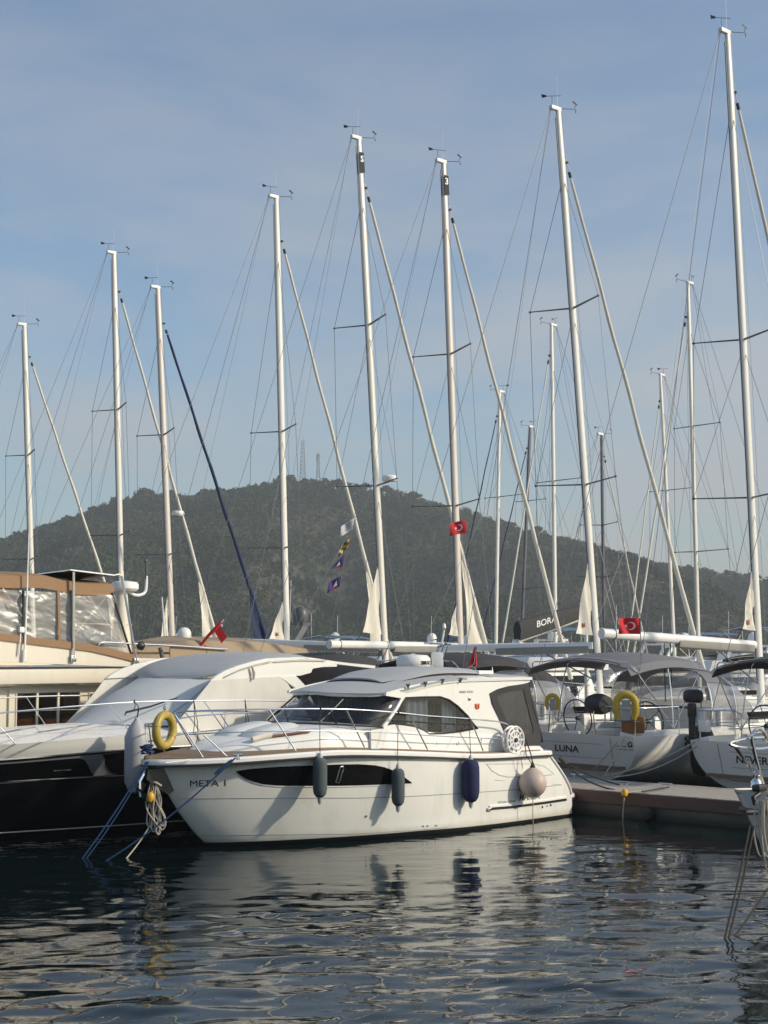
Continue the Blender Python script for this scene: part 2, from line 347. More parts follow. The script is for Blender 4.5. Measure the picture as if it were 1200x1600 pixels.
M['plank'] = pmat('weathered_deck_planks', (0.36, 0.33, 0.29), 0.85, var=0.18, vs=4, stretch=(1, 14, 1), bump=0.3, bs=12)
M['fascia'] = pmat('red_brown_fascia', (0.125, 0.072, 0.058), 0.7, var=0.25, vs=3, stretch=(1, 1, 6), bump=0.2)
M['concrete'] = pmat('wet_concrete', (0.15, 0.14, 0.125), 0.7, var=0.2, vs=3, bump=0.3, bs=20, dirt=(0.08, 0.08, 0.06), dirt_amt=0.6)
scum(M['concrete'], (0.02, 0.025, 0.015), 0.9, 0.12)
M['domegrey'] = pmat('grey_dome', (0.10, 0.10, 0.105), 0.4)
M['bluecover'] = pmat('blue_canvas', (0.10, 0.16, 0.27), 0.85, var=0.1, bump=0.3)

# ------------------------------------------------------------------ lettering: flat outlines of strings, made once
TXT = {}
def make_text(strings):
    obs = []
    for st, shear, bold in strings:
        c = bpy.data.curves.new('lettering', 'FONT'); c.body = st; c.size = 1.0; c.resolution_u = 3; c.shear = shear; c.offset = bold
        o = bpy.data.objects.new('lettering', c); COL.objects.link(o); obs.append((st, o))
    dg = bpy.context.evaluated_depsgraph_get(); dg.update()
    for st, o in obs:
        me = o.evaluated_get(dg).to_mesh()
        vs = np.array([tuple(q.co)[:2] for q in me.vertices]); fs = [tuple(p.vertices) for p in me.polygons]
        lo = vs.min(0); hi = vs.max(0); TXT[st] = ((vs - lo) / (hi - lo), fs)
        o.evaluated_get(dg).to_mesh_clear(); c = o.data; bpy.data.objects.remove(o); bpy.data.curves.remove(c)
make_text([('META 1', 0, .0), ('MAREX', 0.2, .004), ('310 sun cruiser', 0.3, .01), ('MAREX 310 SC', 0, .01), ('LUNA', 0.15, .012), ('NEVER', 0.15, .012), ('SIMRAD', 0, .012), ('BORA', 0, .014), ('3', 0, .02), ('S', 0, .02)])
def text_pts(st, fn, mb, th, mi=0):           # fn maps (s, t) in 0..1 to (point, normal)
    vs, fs = TXT[st]; top = []; bot = []
    for s_, t_ in vs:
        p, n = fn(float(s_), float(t_)); top.append(p + n * th); bot.append(p - n * 0.002)
    m = len(top); ed = {}
    for f in fs:
        for a, b in zip(f, f[1:] + f[:1]):
            ed[(a, b)] = 1
    side = [(a, b, b + m, a + m) for (a, b) in ed if (b, a) not in ed]
    mb.add(top + bot, list(fs) + side, mi)

class Surf:
    """a built surface that pixels of the survey can be projected on (boat axes)"""
    def __init__(s, fr, mb): s.fr = fr; s.b = BVHTree.FromPolygons([Vector(v) for v in mb.v], mb.f)
    def hit(s, u, v):
        o, d = s.fr.ray(u, v); h = s.b.ray_cast(o, d)
        if h[0] is None:
            h2 = s.b.find_nearest(o + d * 27); p, n = h2[0], h2[1]
        else: p, n = h[0], h[1]
        if n.dot(d) > 0: n = -n
        return p, n
    def patch(s, mb, cols, rows=5, th=0.006, mi=0):      # cols: (u, v_top, v_bottom[, u_bottom])
        g = []
        for c in cols:
            ub = c[3] if len(c) > 3 else c[0]; r = []
            for k in range(rows):
                t = k / (rows - 1); p, n = s.hit(c[0] + (ub - c[0]) * t, c[1] + (c[2] - c[1]) * t); r.append(p + n * th)
            g.append(r)
        mb.grid(g, th * 1.6); return g
    def line(s, mb, pts, r, off=0.0, n=6, dens=1):
        P = []
        for (a, b), (c, d) in zip(pts, pts[1:]):
            k = max(1, int(math.hypot(c - a, d - b) / 12 * dens))
            for i in range(k): P.append((a + (c - a) * i / k, b + (d - b) * i / k))
        P.append(pts[-1]); Q = []
        for u, v in P:
            p, nn = s.hit(u, v); Q.append(p + nn * off)
        mb.tube(Q, r, n); return Q
# ================================================================== WATER, HILL, AIR
def wave_axis(lo, hi, d0, far_lo, far_hi):
    a = list(np.arange(lo, hi + 1e-6, d0)); s = d0; x = hi
    while x < far_hi: s *= 1.35; x = min(far_hi, x + s); a.append(x)
    s = d0; x = lo; b = []
    while x > far_lo: s *= 1.35; x = max(far_lo, x - s); b.append(x)
    return np.array(b[::-1] + a)
def make_water():
    xs = wave_axis(-9, 9, 0.055, -4000, 4000); ys = wave_axis(10.5, 31, 0.055, -400, 6000)
    X, Y = np.meshgrid(xs, ys); rs = np.random.RandomState(3); H = np.zeros_like(X)
    fade = np.clip((9.0 - np.abs(X)) / 2.0, 0, 1) * np.clip((31 - Y) / 6, 0, 1) * np.clip((Y - 10.5) / 1.2, 0, 1)
    # light air from the right: short ripples, mostly running along the line of sight
    for i in range(90):
        lam = 0.23 * (1.6 / 0.23) ** rs.rand(); th = rs.normal(math.pi / 2 + 0.15, 0.62)
        k = 2 * math.pi / lam; slope = 0.0112
        ph = rs.rand() * 7; H += slope / k * np.sin(k * (X * math.cos(th) + Y * math.sin(th)) + ph + 0.8 * np.sin(0.9 * X + 0.5 * Y + ph))
    patch = 0.62 + 0.38 * np.sin(0.55 * X + 1.3 + 0.7 * np.sin(0.35 * Y)) * np.sin(0.5 * Y + 0.4 * X)
    calm = np.clip((27.5 - Y) / 9.0, 0.42, 1.0)
    H *= fade * patch * calm
    nx, ny = len(xs), len(ys); V = np.stack([X, Y, H], -1).reshape(-1, 3)
    I = np.arange(nx * ny).reshape(ny, nx); F = np.stack([I[:-1, :-1], I[:-1, 1:], I[1:, 1:], I[1:, :-1]], -1).reshape(-1, 4)
    me = fast_mesh('water', V, F); o = bpy.data.objects.new('water', me); COL.objects.link(o)
    m, nt, b, ou = _mat('harbour_water'); N = nt.nodes.new; L = nt.links.new
    b.inputs['Base Color'].default_value = (0.003, 0.009, 0.010, 1); b.inputs['Roughness'].default_value = 0.015
    b.inputs['IOR'].default_value = 1.333; b.inputs['Specular IOR Level'].default_value = 0.5
    tc = N('ShaderNodeTexCoord'); mp = N('ShaderNodeMapping'); mp.inputs['Scale'].default_value = (0.55, 1.6, 1); mp.inputs['Rotation'].default_value = (0, 0, 0.12)
    L(tc.outputs['Object'], mp.inputs[0])
    a = N('ShaderNodeTexNoise'); a.inputs['Scale'].default_value = 4.5; a.inputs['Detail'].default_value = 3; a.inputs['Distortion'].default_value = 0.7; L(mp.outputs[0], a.inputs[0])
    pt = N('ShaderNodeTexNoise'); pt.inputs['Scale'].default_value = 0.16; pt.inputs['Detail'].default_value = 2; L(tc.outputs['Object'], pt.inputs[0])
    pr = N('ShaderNodeMapRange'); pr.inputs['From Min'].default_value = 0.38; pr.inputs['From Max'].default_value = 0.62; pr.inputs['To Min'].default_value = 0.02; pr.inputs['To Max'].default_value = 0.09
    L(pt.outputs['Fac'], pr.inputs[0])
    bp = N('ShaderNodeBump'); bp.inputs['Distance'].default_value = 0.05; L(a.outputs['Fac'], bp.inputs['Height']); L(pr.outputs[0], bp.inputs['Strength'])
    L(bp.outputs[0], b.inputs['Normal']); me.materials.append(m); kind(o, 'structure'); return o
def fast_mesh(name, V, F, smooth=True, mi=None):
    V = np.asarray(V, np.float32); F = np.asarray(F, np.int32); k = F.shape[1]
    me = bpy.data.meshes.new(name); me.vertices.add(len(V)); me.vertices.foreach_set('co', V.ravel())
    me.loops.add(F.size); me.loops.foreach_set('vertex_index', F.ravel())
    me.polygons.add(len(F)); me.polygons.foreach_set('loop_start', np.arange(0, F.size, k, dtype=np.int32))
    me.polygons.foreach_set('use_smooth', np.full(len(F), smooth))
    if mi is not None: me.polygons.foreach_set('material_index', np.asarray(mi, np.int32))
    me.update(calc_edges=True); return me
make_water()

# --- the wooded hill across the bay: ridge line surveyed from the photograph
RIDGE_Y = 900.0
ridge_px = [(-500, 960), (-250, 905), (-80, 862), (0, 838), (60, 818), (110, 800), (160, 780), (205, 764), (250, 762), (300, 768), (340, 764), (380, 756), (420, 748), (460, 742), (500, 744), (540, 752),
            (600, 762), (650, 772), (700, 786), (750, 800), (800, 816), (840, 824), (880, 830), (920, 846), (960, 856), (1000, 866), (1050, 878), (1100, 884), (1150, 888), (1200, 896), (1350, 915), (1700, 965)]
ridge = [((u - 600) / FPX * RIDGE_Y * 1.0, at_y(u, v, RIDGE_Y)  .z - 8.0 - 2.0 * abs(u - 560) / 600) for u, v in ridge_px]
rx = np.array([r[0] for r in ridge]); rz = np.array([r[1] for r in ridge])
_ph = np.random.RandomState(11).rand(40) * 6.28
def lump(x, y):                              # knolls and gullies running down the slope
    h = np.zeros_like(x); r = np.random.RandomState(5)
    for i in range(22):
        lam = 35 * (7 ** r.rand()); th = r.normal(0.0, 0.55); k = 6.28 / lam
        h += 0.017 * lam * np.sin(k * (x * math.cos(th) + y * math.sin(th)) + _ph[i])
    return h
def hill_z(x, y):
    t = np.clip((y - 520) / (RIDGE_Y - 520), 0, 1); top = np.interp(x, rx, rz)
    up = top * (0.55 * t + 0.45 * t * t * (3 - 2 * t)); back = np.clip((y - RIDGE_Y) / 500, 0, 1)
    return up * (1 - 0.85 * back) + lump(x, y) * np.clip(t * 3, 0, 1) * np.clip((1.02 - t) * 1.6, 0.0, 1) * (1 - back) - 2.0 * np.clip(1 - t * 30, 0, 1)
def make_hill():
    xs = np.arange(-560, 561, 10.0); ys = np.concatenate([np.arange(510, 960, 8.0), np.arange(960, 1450, 40.0)])
    X, Y = np.meshgrid(xs, ys); Z = hill_z(X, Y); nx, ny = len(xs), len(ys); I = np.arange(nx * ny).reshape(ny, nx)
    F = np.stack([I[:-1, :-1], I[:-1, 1:], I[1:, 1:], I[1:, :-1]], -1).reshape(-1, 4)
    me = fast_mesh('hill', np.stack([X, Y, Z], -1).reshape(-1, 3), F)
    m, nt, b, ou = _mat('dry_hillside'); N = nt.nodes.new; L = nt.links.new
    tc = N('ShaderNodeTexCoord'); n = N('ShaderNodeTexNoise'); n.inputs['Scale'].default_value = 0.02; n.inputs['Detail'].default_value = 8; L(tc.outputs['Object'], n.inputs[0])
    rp = N('ShaderNodeValToRGB'); e = rp.color_ramp.elements; e[0].position = 0.42; e[0].color = (0.04, 0.048, 0.026, 1); e[1].position = 0.66; e[1].color = (0.12, 0.095, 0.06, 1)
    L(n.outputs['Fac'], rp.inputs[0]); L(rp.outputs[0], b.inputs['Base Color']); b.inputs['Roughness'].default_value = 0.95
    me.materials.append(m); o = bpy.data.objects.new('hill', me); COL.objects.link(o); kind(o, 'structure')
make_hill()
def leaf_mat(name, c1, c2, sc):
    m, nt, b, ou = _mat(name); N = nt.nodes.new; L = nt.links.new
    tc = N('ShaderNodeTexCoord'); n = N('ShaderNodeTexNoise'); n.inputs['Scale'].default_value = sc; n.inputs['Detail'].default_value = 4; L(tc.outputs['Object'], n.inputs[0])
    rp = N('ShaderNodeValToRGB'); e = rp.color_ramp.elements; e[0].position = 0.35; e[0].color = (*c1, 1); e[1].position = 0.65; e[1].color = (*c2, 1)
    L(n.outputs['Fac'], rp.inputs[0]); L(rp.outputs[0], b.inputs['Base Color']); b.inputs['Roughness'].default_value = 0.9; b.inputs['Specular IOR Level'].default_value = 0.15
    return m
M['forest'] = leaf_mat('pine_wood_foliage', (0.016, 0.031, 0.010), (0.066, 0.088, 0.026), 0.022)
M['pine'] = leaf_mat('pine_needles', (0.026, 0.036, 0.016), (0.060, 0.066, 0.028), 0.8)
M['bark'] = pmat('pine_bark', (0.10, 0.07, 0.05), 0.9, var=0.2)
def crown_tris(r, n, kindp, ls=1.0):                 # leaf clumps spread through the volume of a crown (unit tree: height 1)
    T = []
    for i in range(n):
        if kindp == 0:   # umbrella pine: several flattened pads
            k = i % 5; a = k * 1.3 + 0.4; pr = 0.0 if k == 0 else 0.24
            c = np.array([pr * math.cos(a), pr * math.sin(a), (0.86, 0.74, 0.68, 0.60, 0.78)[k]]); ext = np.array([0.22, 0.22, 0.11])
        elif kindp == 1: # rounded broad crown
            c = np.array([0, 0, 0.55]); ext = np.array([0.36, 0.36, 0.40])
        else:            # conical
            z = r.rand() ** 1.3 * 0.85 + 0.1; c = np.array([0, 0, z]); ext = np.array([0.34 * (1.05 - z), 0.34 * (1.05 - z), 0.08])
        d = r.normal(size=3); d /= np.linalg.norm(d); p = c + d * ext * (0.55 + 0.5 * r.rand())
        t1 = r.normal(size=3); t1 /= np.linalg.norm(t1); t2 = np.cross(d, t1); s = (0.085 + 0.06 * r.rand()) * ls
        t1 = t1 * 0.7 + np.cross(t2, d) * 0.5
        T.append([p + t1 * s, p + t2 * s - t1 * s * 0.4, p - t2 * s - t1 * s * 0.4])
    return np.array(T)
def make_forest():
    r = np.random.RandomState(21); protos = [crown_tris(r, 64, k % 3, .72) for k in range(9)]
    pts = []
    for y0 in np.arange(524, 925, 3.4):
        step = 3.4; half = min(540, y0 * 0.36 + 40); xs = np.arange(-half, half, step)
        pts.append(np.stack([xs + r.uniform(-2.2, 2.2, len(xs)), y0 + r.uniform(-2.4, 2.4, len(xs))], -1))
    P = np.concatenate(pts); x, y = P[:, 0], P[:, 1]
    bare = np.sin(x * 0.021 + 1.0 + 0.8 * np.sin(y * 0.013)) * np.sin(y * 0.017 + x * 0.006)
    # an open, rocky flank below the right shoulder of the summit
    flank = np.exp(-(((x - 55) / 60) ** 2 + ((y - 740) / 90) ** 2)) * (0.5 + 0.5 * np.sin(x * 0.09 + y * 0.05))
    keep = (r.rand(len(x)) > 0.55 * flank + 0.10 * (bare > 0.75)); x, y = x[keep], y[keep]
    z = hill_z(x, y); V = []; 
    hgt = r.uniform(4.0, 8.2, len(x)) * (0.85 + 0.15 * np.sin(x * 0.05)) ; wd = r.uniform(0.85, 1.35, len(x)); rot = r.rand(len(x)) * 6.28; kd = r.choice(9, len(x), p=[.10, .16, .07, .10, .16, .08, .10, .16, .07])
    for k in range(9):
        s = np.where(kd == k)[0]
        if not len(s): continue
        T = protos[k].reshape(1, -1, 3); c, sn = np.cos(rot[s])[:, None], np.sin(rot[s])[:, None]; h = hgt[s][:, None]; wv = h * wd[s][:, None]
        V.append(np.stack([(T[..., 0] * c - T[..., 1] * sn) * wv + x[s][:, None], (T[..., 0] * sn + T[..., 1] * c) * wv + y[s][:, None], T[..., 2] * h + z[s][:, None]], -1).reshape(-1, 3))
    V = np.concatenate(V); F = np.arange(len(V)).reshape(-1, 3)
    me = fast_mesh('forest', V, F, smooth=False); me.materials.append(M['forest'])
    o = bpy.data.objects.new('forest', me); COL.objects.link(o); kind(o, 'stuff'); tag(o, 'dense dark green pine wood covering the whole hillside', 'forest')
make_forest()
def make_ridge_pines():
    r = np.random.RandomState(9); meshes = []
    for k in range(6):
        T = crown_tris(r, 110, 0 if k % 3 else 1); V = T.reshape(-1, 3); F = np.arange(len(V)).reshape(-1, 3)
        mb = MB(); mb.tube([(0, 0, -0.1), (0.02, 0, 0.4), (0, 0.01, 0.8)], [0.03, 0.022, 0.01], 5)
        for i in range(4): a = i * 1.6; mb.tube([(0.01, 0, 0.5 + 0.07 * i), (0.22 * math.cos(a), 0.22 * math.sin(a), 0.66 + 0.05 * i)], [0.014, 0.006], 4)
        me = bpy.data.meshes.new('pine_tree'); vs = mb.v + [tuple(p) for p in V]; b = len(mb.v)
        me.from_pydata(vs, [], mb.f + [tuple(int(i) + b for i in f) for f in F]); me.materials.append(M['bark']); me.materials.append(M['pine'])
        me.polygons.foreach_set('material_index', [0] * len(mb.f) + [1] * len(F)); me.update(); meshes.append(me)
    us = list(np.arange(-20, 1225, 11.0))
    for i, u in enumerate(us):
        u = u + r.uniform(-5, 5); X = (u - 600) / FPX * RIDGE_Y; Y = RIDGE_Y + r.uniform(-12, 6); z = float(hill_z(np.array([X]), np.array([Y]))[0])
        o = bpy.data.objects.new('pine_tree', meshes[r.randint(6)]); COL.objects.link(o); s = r.uniform(6.0, 11.0)
        o.location = (X * Y / RIDGE_Y, Y, z - 0.5); o.scale = (s * r.uniform(.9, 1.25), s * r.uniform(.9, 1.25), s); o.rotation_euler = (0, 0, r.rand() * 6.28)
        tag(o, 'dark pine tree standing against the sky along the crest of the wooded hill', 'pine tree', 'pines along the crest of the hill')
make_ridge_pines()
M['mastpaint'] = pmat('faded_mast_paint', (0.22, 0.19, 0.19), 0.6, 0.2)
def comm_tower(u, vt, vb, wpx, label, panel):
    b = at_y(u, vb, RIDGE_Y); t = at_y(u, vt, RIDGE_Y); H = t.z - b.z; w0 = wpx / FPX * RIDGE_Y
    T = thing('lattice_mast', label, 'radio mast', (b.x, b.y, b.z)); mb = MB(); n = 9
    for k in range(4):
        sx, sy = (1, 1, -1, -1)[k], (1, -1, -1, 1)[k]
        mb.tube([(sx * w0 / 2, sy * w0 / 2, -3), (sx * w0 * .2, sy * w0 * .2, H)], 0.14, 4)
    for i in range(n):
        z0, z1 = H * i / n, H * (i + 1) / n; a0, a1 = w0 / 2 * (1 - .6 * i / n), w0 / 2 * (1 - .6 * (i + 1) / n)
        cs = [(1, 1), (1, -1), (-1, -1), (-1, 1)]
        for k in range(4):
            p, q = cs[k], cs[(k + 1) % 4]
            mb.tube([(p[0] * a0, p[1] * a0, z0), (q[0] * a1, q[1] * a1, z1)], 0.09, 4); mb.tube([(p[0] * a0, p[1] * a0, z0), (q[0] * a0, q[1] * a0, z0)], 0.08, 4)
    mb.tube([(0, 0, H), (0, 0, H * 1.12)], 0.1, 4); mb.build('lattice', M['mastpaint'], T)
    if panel:
        for z in (0.72, 0.84, 0.94):
            for q in range(3): a = MB(); an = q * 2.1 + .4; a.rbox((1.0 * math.cos(an), 1.0 * math.sin(an), H * z), (.5, .5, 2.2), .06); a.build('panel_antenna', M['white'], T)
comm_tower(473, 688, 746, 9, 'tall slender lattice mast on the hilltop, left of the shorter one', False)
comm_tower(497, 708, 746, 6, 'shorter lattice mast with panel antennas on the hilltop', True)

# ================================================================== PONTOON
PF = Frame(0, 0, -43.0)                       # x along the pontoon towards the right, y away from us
PO = Vector((3.98, 30.0, 0)); PF = Frame(PO.x, PO.y, -43.0)
def make_pontoon():
    T = thing('pontoon', 'long grey plank pontoon with red brown edge behind the boats', 'pontoon', PF.m)
    x0, x1, wd, zt = -62, 22, 2.2, 0.50
    nb = 0; d = MB(); x = x0
    while x < x1:                              # deck planks laid across
        d.box((x + .07, wd / 2, zt - .02 + rnd.uniform(-.002, .002)), (.132, wd - .08, .04)); x += .14
    d.build('deck', M['plank'], T)
    for yy, nm in ((0.0, 1), (wd, -1)):
        f = MB(); x = x0
        while x < x1: f.box((x + 2.98, yy, zt - .125), (5.95, .06, .23)); x += 6
        f.build('fascia', M['fascia'], T)
    c = MB(); x = x0
    while x < x1: c.rbox((x + 2.98, wd / 2, .08), (5.9, wd - .12, .48), .04); x += 6
    c.build('float', M['concrete'], T)
    cl = [PF.loc(at_z(975, 1229, zt)), PF.loc(at_z(1040, 1231, zt)), PF.loc(at_z(905, 1216, zt))]
    for p in cl + [Vector((-3, .3, zt)), Vector((-9, .3, zt)), Vector((6, 1.9, zt))]:
        k = MB(); q = Vector((p.x, max(.2, min(2, p.y)), zt))
        for s in (-.07, .07): k.tube([q + Vector((s, 0, 0)), q + Vector((s, 0, .07))], .016, 8)
        k.tube([q + Vector((-.17, 0, .085)), q + Vector((-.07, 0, .08)), q + Vector((.07, 0, .08)), q + Vector((.17, 0, .085))], [.012, .02, .02, .012], 8); k.build('cleat', M['steel'], T)
    fx = PF.loc(at_z(1010, 1262, .25)).x; k = MB(); k.lathe([(.05, -.14), (.13, -.12), (.15, 0), (.13, .12), (.05, .14)], (fx, -.13, .13), (0, 1, 0), 14); k.build('rubber_bumper', M['rubber'], T)
    k = MB()
    for hx in (-30, -45): k.tube([(hx, wd + .2, -1), (hx, wd + .2, 1.6)], .16, 12)
    k.build('pile', M['antifoul'], T)
make_pontoon()
# ================================================================== THE WHITE MOTOR CRUISER IN FRONT
MF = Frame(2.68, 30.78, 225.9)
MC_RAIL = [(-.2, 1.20), (0.7, 1.24), (2.8, 1.28), (4.4, 1.39), (5.6, 1.47), (6.5, 1.51), (7.4, 1.49), (8.4, 1.45), (9.3, 1.43), (9.8, 1.43)]
def mc_rail(x): return sinterp(MC_RAIL, x)
def mc_plan(x, grow=0.0):                     # half beam of the gunwale
    if x < 4.2: return sinterp([(-.2, 1.44), (.7, 1.50), (2.2, 1.58), (4.2, 1.63)], x) + grow
    t = min(1, (x - 4.2) / (9.40 - 4.2)); return 1.63 * max(0, 1 - t ** 2.45) ** .72 + grow
def hull_mesh(lv, xs0, xb, half, xi_list):
    """loft of a hull: lv heights as 0..1, xs0/xb give stern and stem for a level, half(xi, w) half breadth, returns MB"""
    rings = []
    for xi in xi_list:
        pr = []
        for w_ in lv:
            x = xs0(w_) + (xb(w_) - xs0(w_)) * xi; y, z = half(xi, w_, x); pr.append(Vector((x, y, z)))
        rings.append(list(reversed(pr)) + [Vector((p.x, -p.y, p.z)) for p in pr])
    return rings
def make_cruiser():
    F = MF; T = thing('motor_cruiser', 'white motor cruiser with a grey hardtop cover and black hull window, nearest whole boat', 'motor boat', F.m)
    # ---- hull
    def zz(w, x): return -0.35 + w * (mc_rail(x) + 0.35)
    xb_t = [(0, 7.3), (.2, 8.05), (.45, 8.55), (.7, 8.90), (.9, 9.10), (1, 9.2)]
    def xb(w): return sinterp(xb_t, w)
    def xs0(w): return sinterp([(0, .1), (.22, .02), (.45, .0), (.62, .12), (.8, .38), (1, .74)], w)
    def half(xi, w, x):
        B = sinterp([(0, .10), (.12, 1.2), (.2, 1.57), (.30, 1.595), (.55, 1.605), (.8, 1.61), (1, 1.61)], w)
        e = w ** 1.4; p = 1.48 + .90 * e; q = .70 + .07 * e; t = max(0, (xi - .42) / .58)
        st = 1 - .075 * max(0, 1 - xi / .3) ** 1.5
        return B * st * max(0, 1 - t ** p) ** q, zz(w, x)
    lv = [0, .06, .12, .17, .2, .25, .31, .38, .46, .53, .545, .56, .64, .72, .8, .88, .94, 1]
    xil = [i / 46 for i in range(40)] + [.868 + .132 * (1 - (1 - k / 14) ** 2) for k in range(1, 15)]
    rings = hull_mesh(lv, xs0, xb, half, xil)
    hm = MB(); hm.loft(rings, False); hm.f.append(tuple(range(len(rings[0])))); hm.mi.append(0)
    S = Surf(F, hm)
    hull = hm.build('hull', M['hullgel'], T, ang=50)
    # bottom paint line: a thin dark skin just outside the hull below the water line
    bt = MB(); rr = []
    for r in rings:
        n = len(r) // 2; sel = [p for p in r[n - 6:n]] + [p for p in r[n:n + 6]]
        rr.append([Vector((p.x + .004, p.y + (.006 if p.y > 0 else -.006), min(p.z, .085))) for p in sel])
    bt.loft(rr, False); bt.build('bottom_paint', M['antifoul'], T)
    # styling lines
    ln = MB(); S.line(ln, [(281, 1248), (340, 1247.5), (450, 1247), (560, 1247), (650, 1244), (740, 1238.5), (812, 1233.5), (891, 1225)], .006, .0)
    S.line(ln, [(316, 1305), (400, 1304.6), (480, 1304), (560, 1303), (640, 1298), (700, 1293)], .005, 0); ln.build('styling_line', M['greyink'], T)
    # ---- long black hull window
    wn = MB(); S.patch(wn, [(369, 1204.6, 1205.4), (374, 1203.6, 1210), (384, 1202, 1216.5), (396, 1200.6, 1221), (410, 1199.4, 1224.5), (430, 1198, 1226.4), (450, 1197, 1227), (488, 1195.6, 1227), (530, 1194.2, 1227), (560, 1193.8, 1226.4), (585, 1195.4, 1225.6), (600, 1198.5, 1225), (615, 1204, 1224.6), (628, 1211.5, 1224.2), (643, 1223, 1223.8)], 6, .007)
    win = wn.build('hull_window', M['blackglass'], T)
    lip = MB(); S.line(lip, [(369, 1205), (375, 1211), (384, 1217.5), (396, 1222.5), (410, 1226), (430, 1228.3), (450, 1229), (488, 1229), (530, 1229), (560, 1228.3), (600, 1227), (644, 1225.2)], .014, .0); lip.build('window_lip', M['gel'], win)
    op = MB(); S.line(op, [(524, 1222), (531, 1198), (535, 1197), (536, 1200), (529, 1223), (524, 1222)], .014, .012, dens=2); op.build('opening_frame', M['steel'], win)
    # ---- gunwale, rub rail, deck
    xs = [.72 + (9.40 - .72) * (1 - (1 - i / 70) ** 1.7) for i in range(71)]
    def edge(off, dz): return [Vector((x, mc_plan(x, off) if x < 9.33 else max(0, mc_plan(x) + off * .5), mc_rail(x) + dz)) for x in xs]
    def both(off, dz): e = edge(off, dz); return e + [Vector((p.x, -p.y, p.z)) for p in reversed(e[:-1])]
    g = MB(); prof = [(-.10, -.02), (.035, -.02), (.055, .0), (.055, .05), (.03, .075), (-.03, .08), (-.08, .065)]
    loops = [both(o_, z_) for o_, z_ in prof]; g.loft([[l[i] for l in loops] for i in range(len(loops[0]))], True); g.build('gunwale', M['gel2'], T)
    rr = MB(); e = both(.046, -.026); rr.tube(e, .021, 6, sx=.8); rr.build('rub_rail', M['black'], T)
    dk = MB(); L_ = edge(-.075, .075); dk.grid([[Vector((p.x, p.y * k, p.z + .055 * (1 - k * k))) for k in (1, .6, .2, -.2, -.6, -1)] for p in L_], .02); dk.build('deck', M['teak'], T)
    # transom deck lip following the raked quarter down to the bathing platform
    for sgn in (1, -1):
        q = MB(); P = [Vector((xs0(w), sgn * (half(0, w, xs0(w))[0] + .012), zz(w, xs0(w)) )) for w in [1, .9, .8, .7, .6, .5]]; q.tube(spline(P, 4), .022, 8); q.build('quarter_trim', M['gel2'], T)
    pl = MB(); pl.loft([[Vector((x, y, z)) for y, z in ((-h_, .30), (h_, .30), (h_ + .03, .36), (h_, .42), (-h_, .42), (-h_ - .03, .36))] for x, h_ in ((-.42, 1.0), (-.36, 1.22), (-.25, 1.36), (-.05, 1.42), (.3, 1.44))], True); pl.build('bathing_platform', M['gel'], T)
    st = MB(); S.line(st, [(764, 1264), (800, 1261), (850, 1254.5), (884, 1249.5)], .022, .008); st.tube([(-.06, 1.46, .335), (-.26, 1.40, .335), (-.38, 1.25, .335), (-.43, .9, .335), (-.43, -.9, .335)], .014, 6); st.build('spray_strip', M['black'], T)
    stw = MB(); S.line(stw, [(764, 1260.5), (800, 1257.5), (850, 1251), (884, 1246)], .03, .0); stw.build('spray_moulding', M['gel2'], T)
    pd = MB(); p, n_ = S.hit(764, 1264); pd.rbox(p + n_ * .02, (.12, .05, .06), .015); pd.build('strip_end_fitting', M['steel'], T)
    # through-hull fittings
    for u, v, r_ in ((572, 1275, .02), (661, 1290.5, .018), (668, 1290, .016), (681, 1289.5, .02), (847, 1261, .022), (854, 1259.5, .016), (860, 1258, .022), (618, 1302.5, .016)):
        k = MB(); p, n_ = S.hit(u, v); k.lathe([(r_ * .4, .016), (r_, .014), (r_ * 1.15, .004), (r_ * 1.15, -.01)], p, n_, 12); k.build('through_hull', M['steel'], T)
    # moulded hatch outline at the quarter
    ha = MB(); S.line(ha, [(758, 1194), (800, 1193.5), (832, 1193.5), (850, 1197), (858, 1203), (866, 1210)], .007, 0); S.line(ha, [(761, 1195), (768, 1204), (780, 1211), (793, 1214), (830, 1213.5), (862, 1210.5)], .009, 0); ha.build('quarter_hatch', M['fwhite'], T)
    # ---- lettering
    def onhull(x0, y0, x1, y1, hpx):
        du, dv = x1 - x0, y1 - y0
        def fn(s, t):
            p, n = S.hit(x0 + du * s, y0 + dv * s - hpx * t); return p, n
        return fn
    for st_, a, mat in (('META 1', (297, 1229, 352.5, 1228, 9.5), 'ink'), ('MAREX', (811, 1251.5, 844.5, 1247.5, 10), 'ink'), ('310 sun cruiser', (777, 1256, 806, 1252.5, 4.2), 'greyink')):
        t = MB(); text_pts(st_, onhull(*a), t, .004); t.build('lettering', M[mat], T)
    # ---- coachroof on the foredeck
    def cr(x): return sinterp([(5.3, 1.27), (6.4, 1.20), (7.0, 1.02), (7.6, .80), (8.0, .56), (8.25, .34), (8.4, .12)], x)
    def ct(x): return sinterp([(5.3, .47), (6.2, .44), (7.0, .37), (7.6, .27), (8.05, .18), (8.3, .09), (8.4, .03)], x)
    c = MB(); rings = []
    for i in range(26):
        x = 5.2 + 3.2 * (i / 25) ** .85; wv, hv = cr(x), ct(x); zb = mc_rail(x) + .04; ring = []
        for k in range(17):
            a = math.pi * k / 16; cx, sn = math.cos(a), math.sin(a)
            ring.append(Vector((x, wv * math.copysign(abs(cx) ** .42, cx), zb + hv * abs(sn) ** .55)))
        rings.append(ring)
    c.loft(rings, False); CS = Surf(F, c); c.build('coachroof', M['gel2'], T, ang=60)
    sp = MB()                                  # sun pad cushions under a grey cover
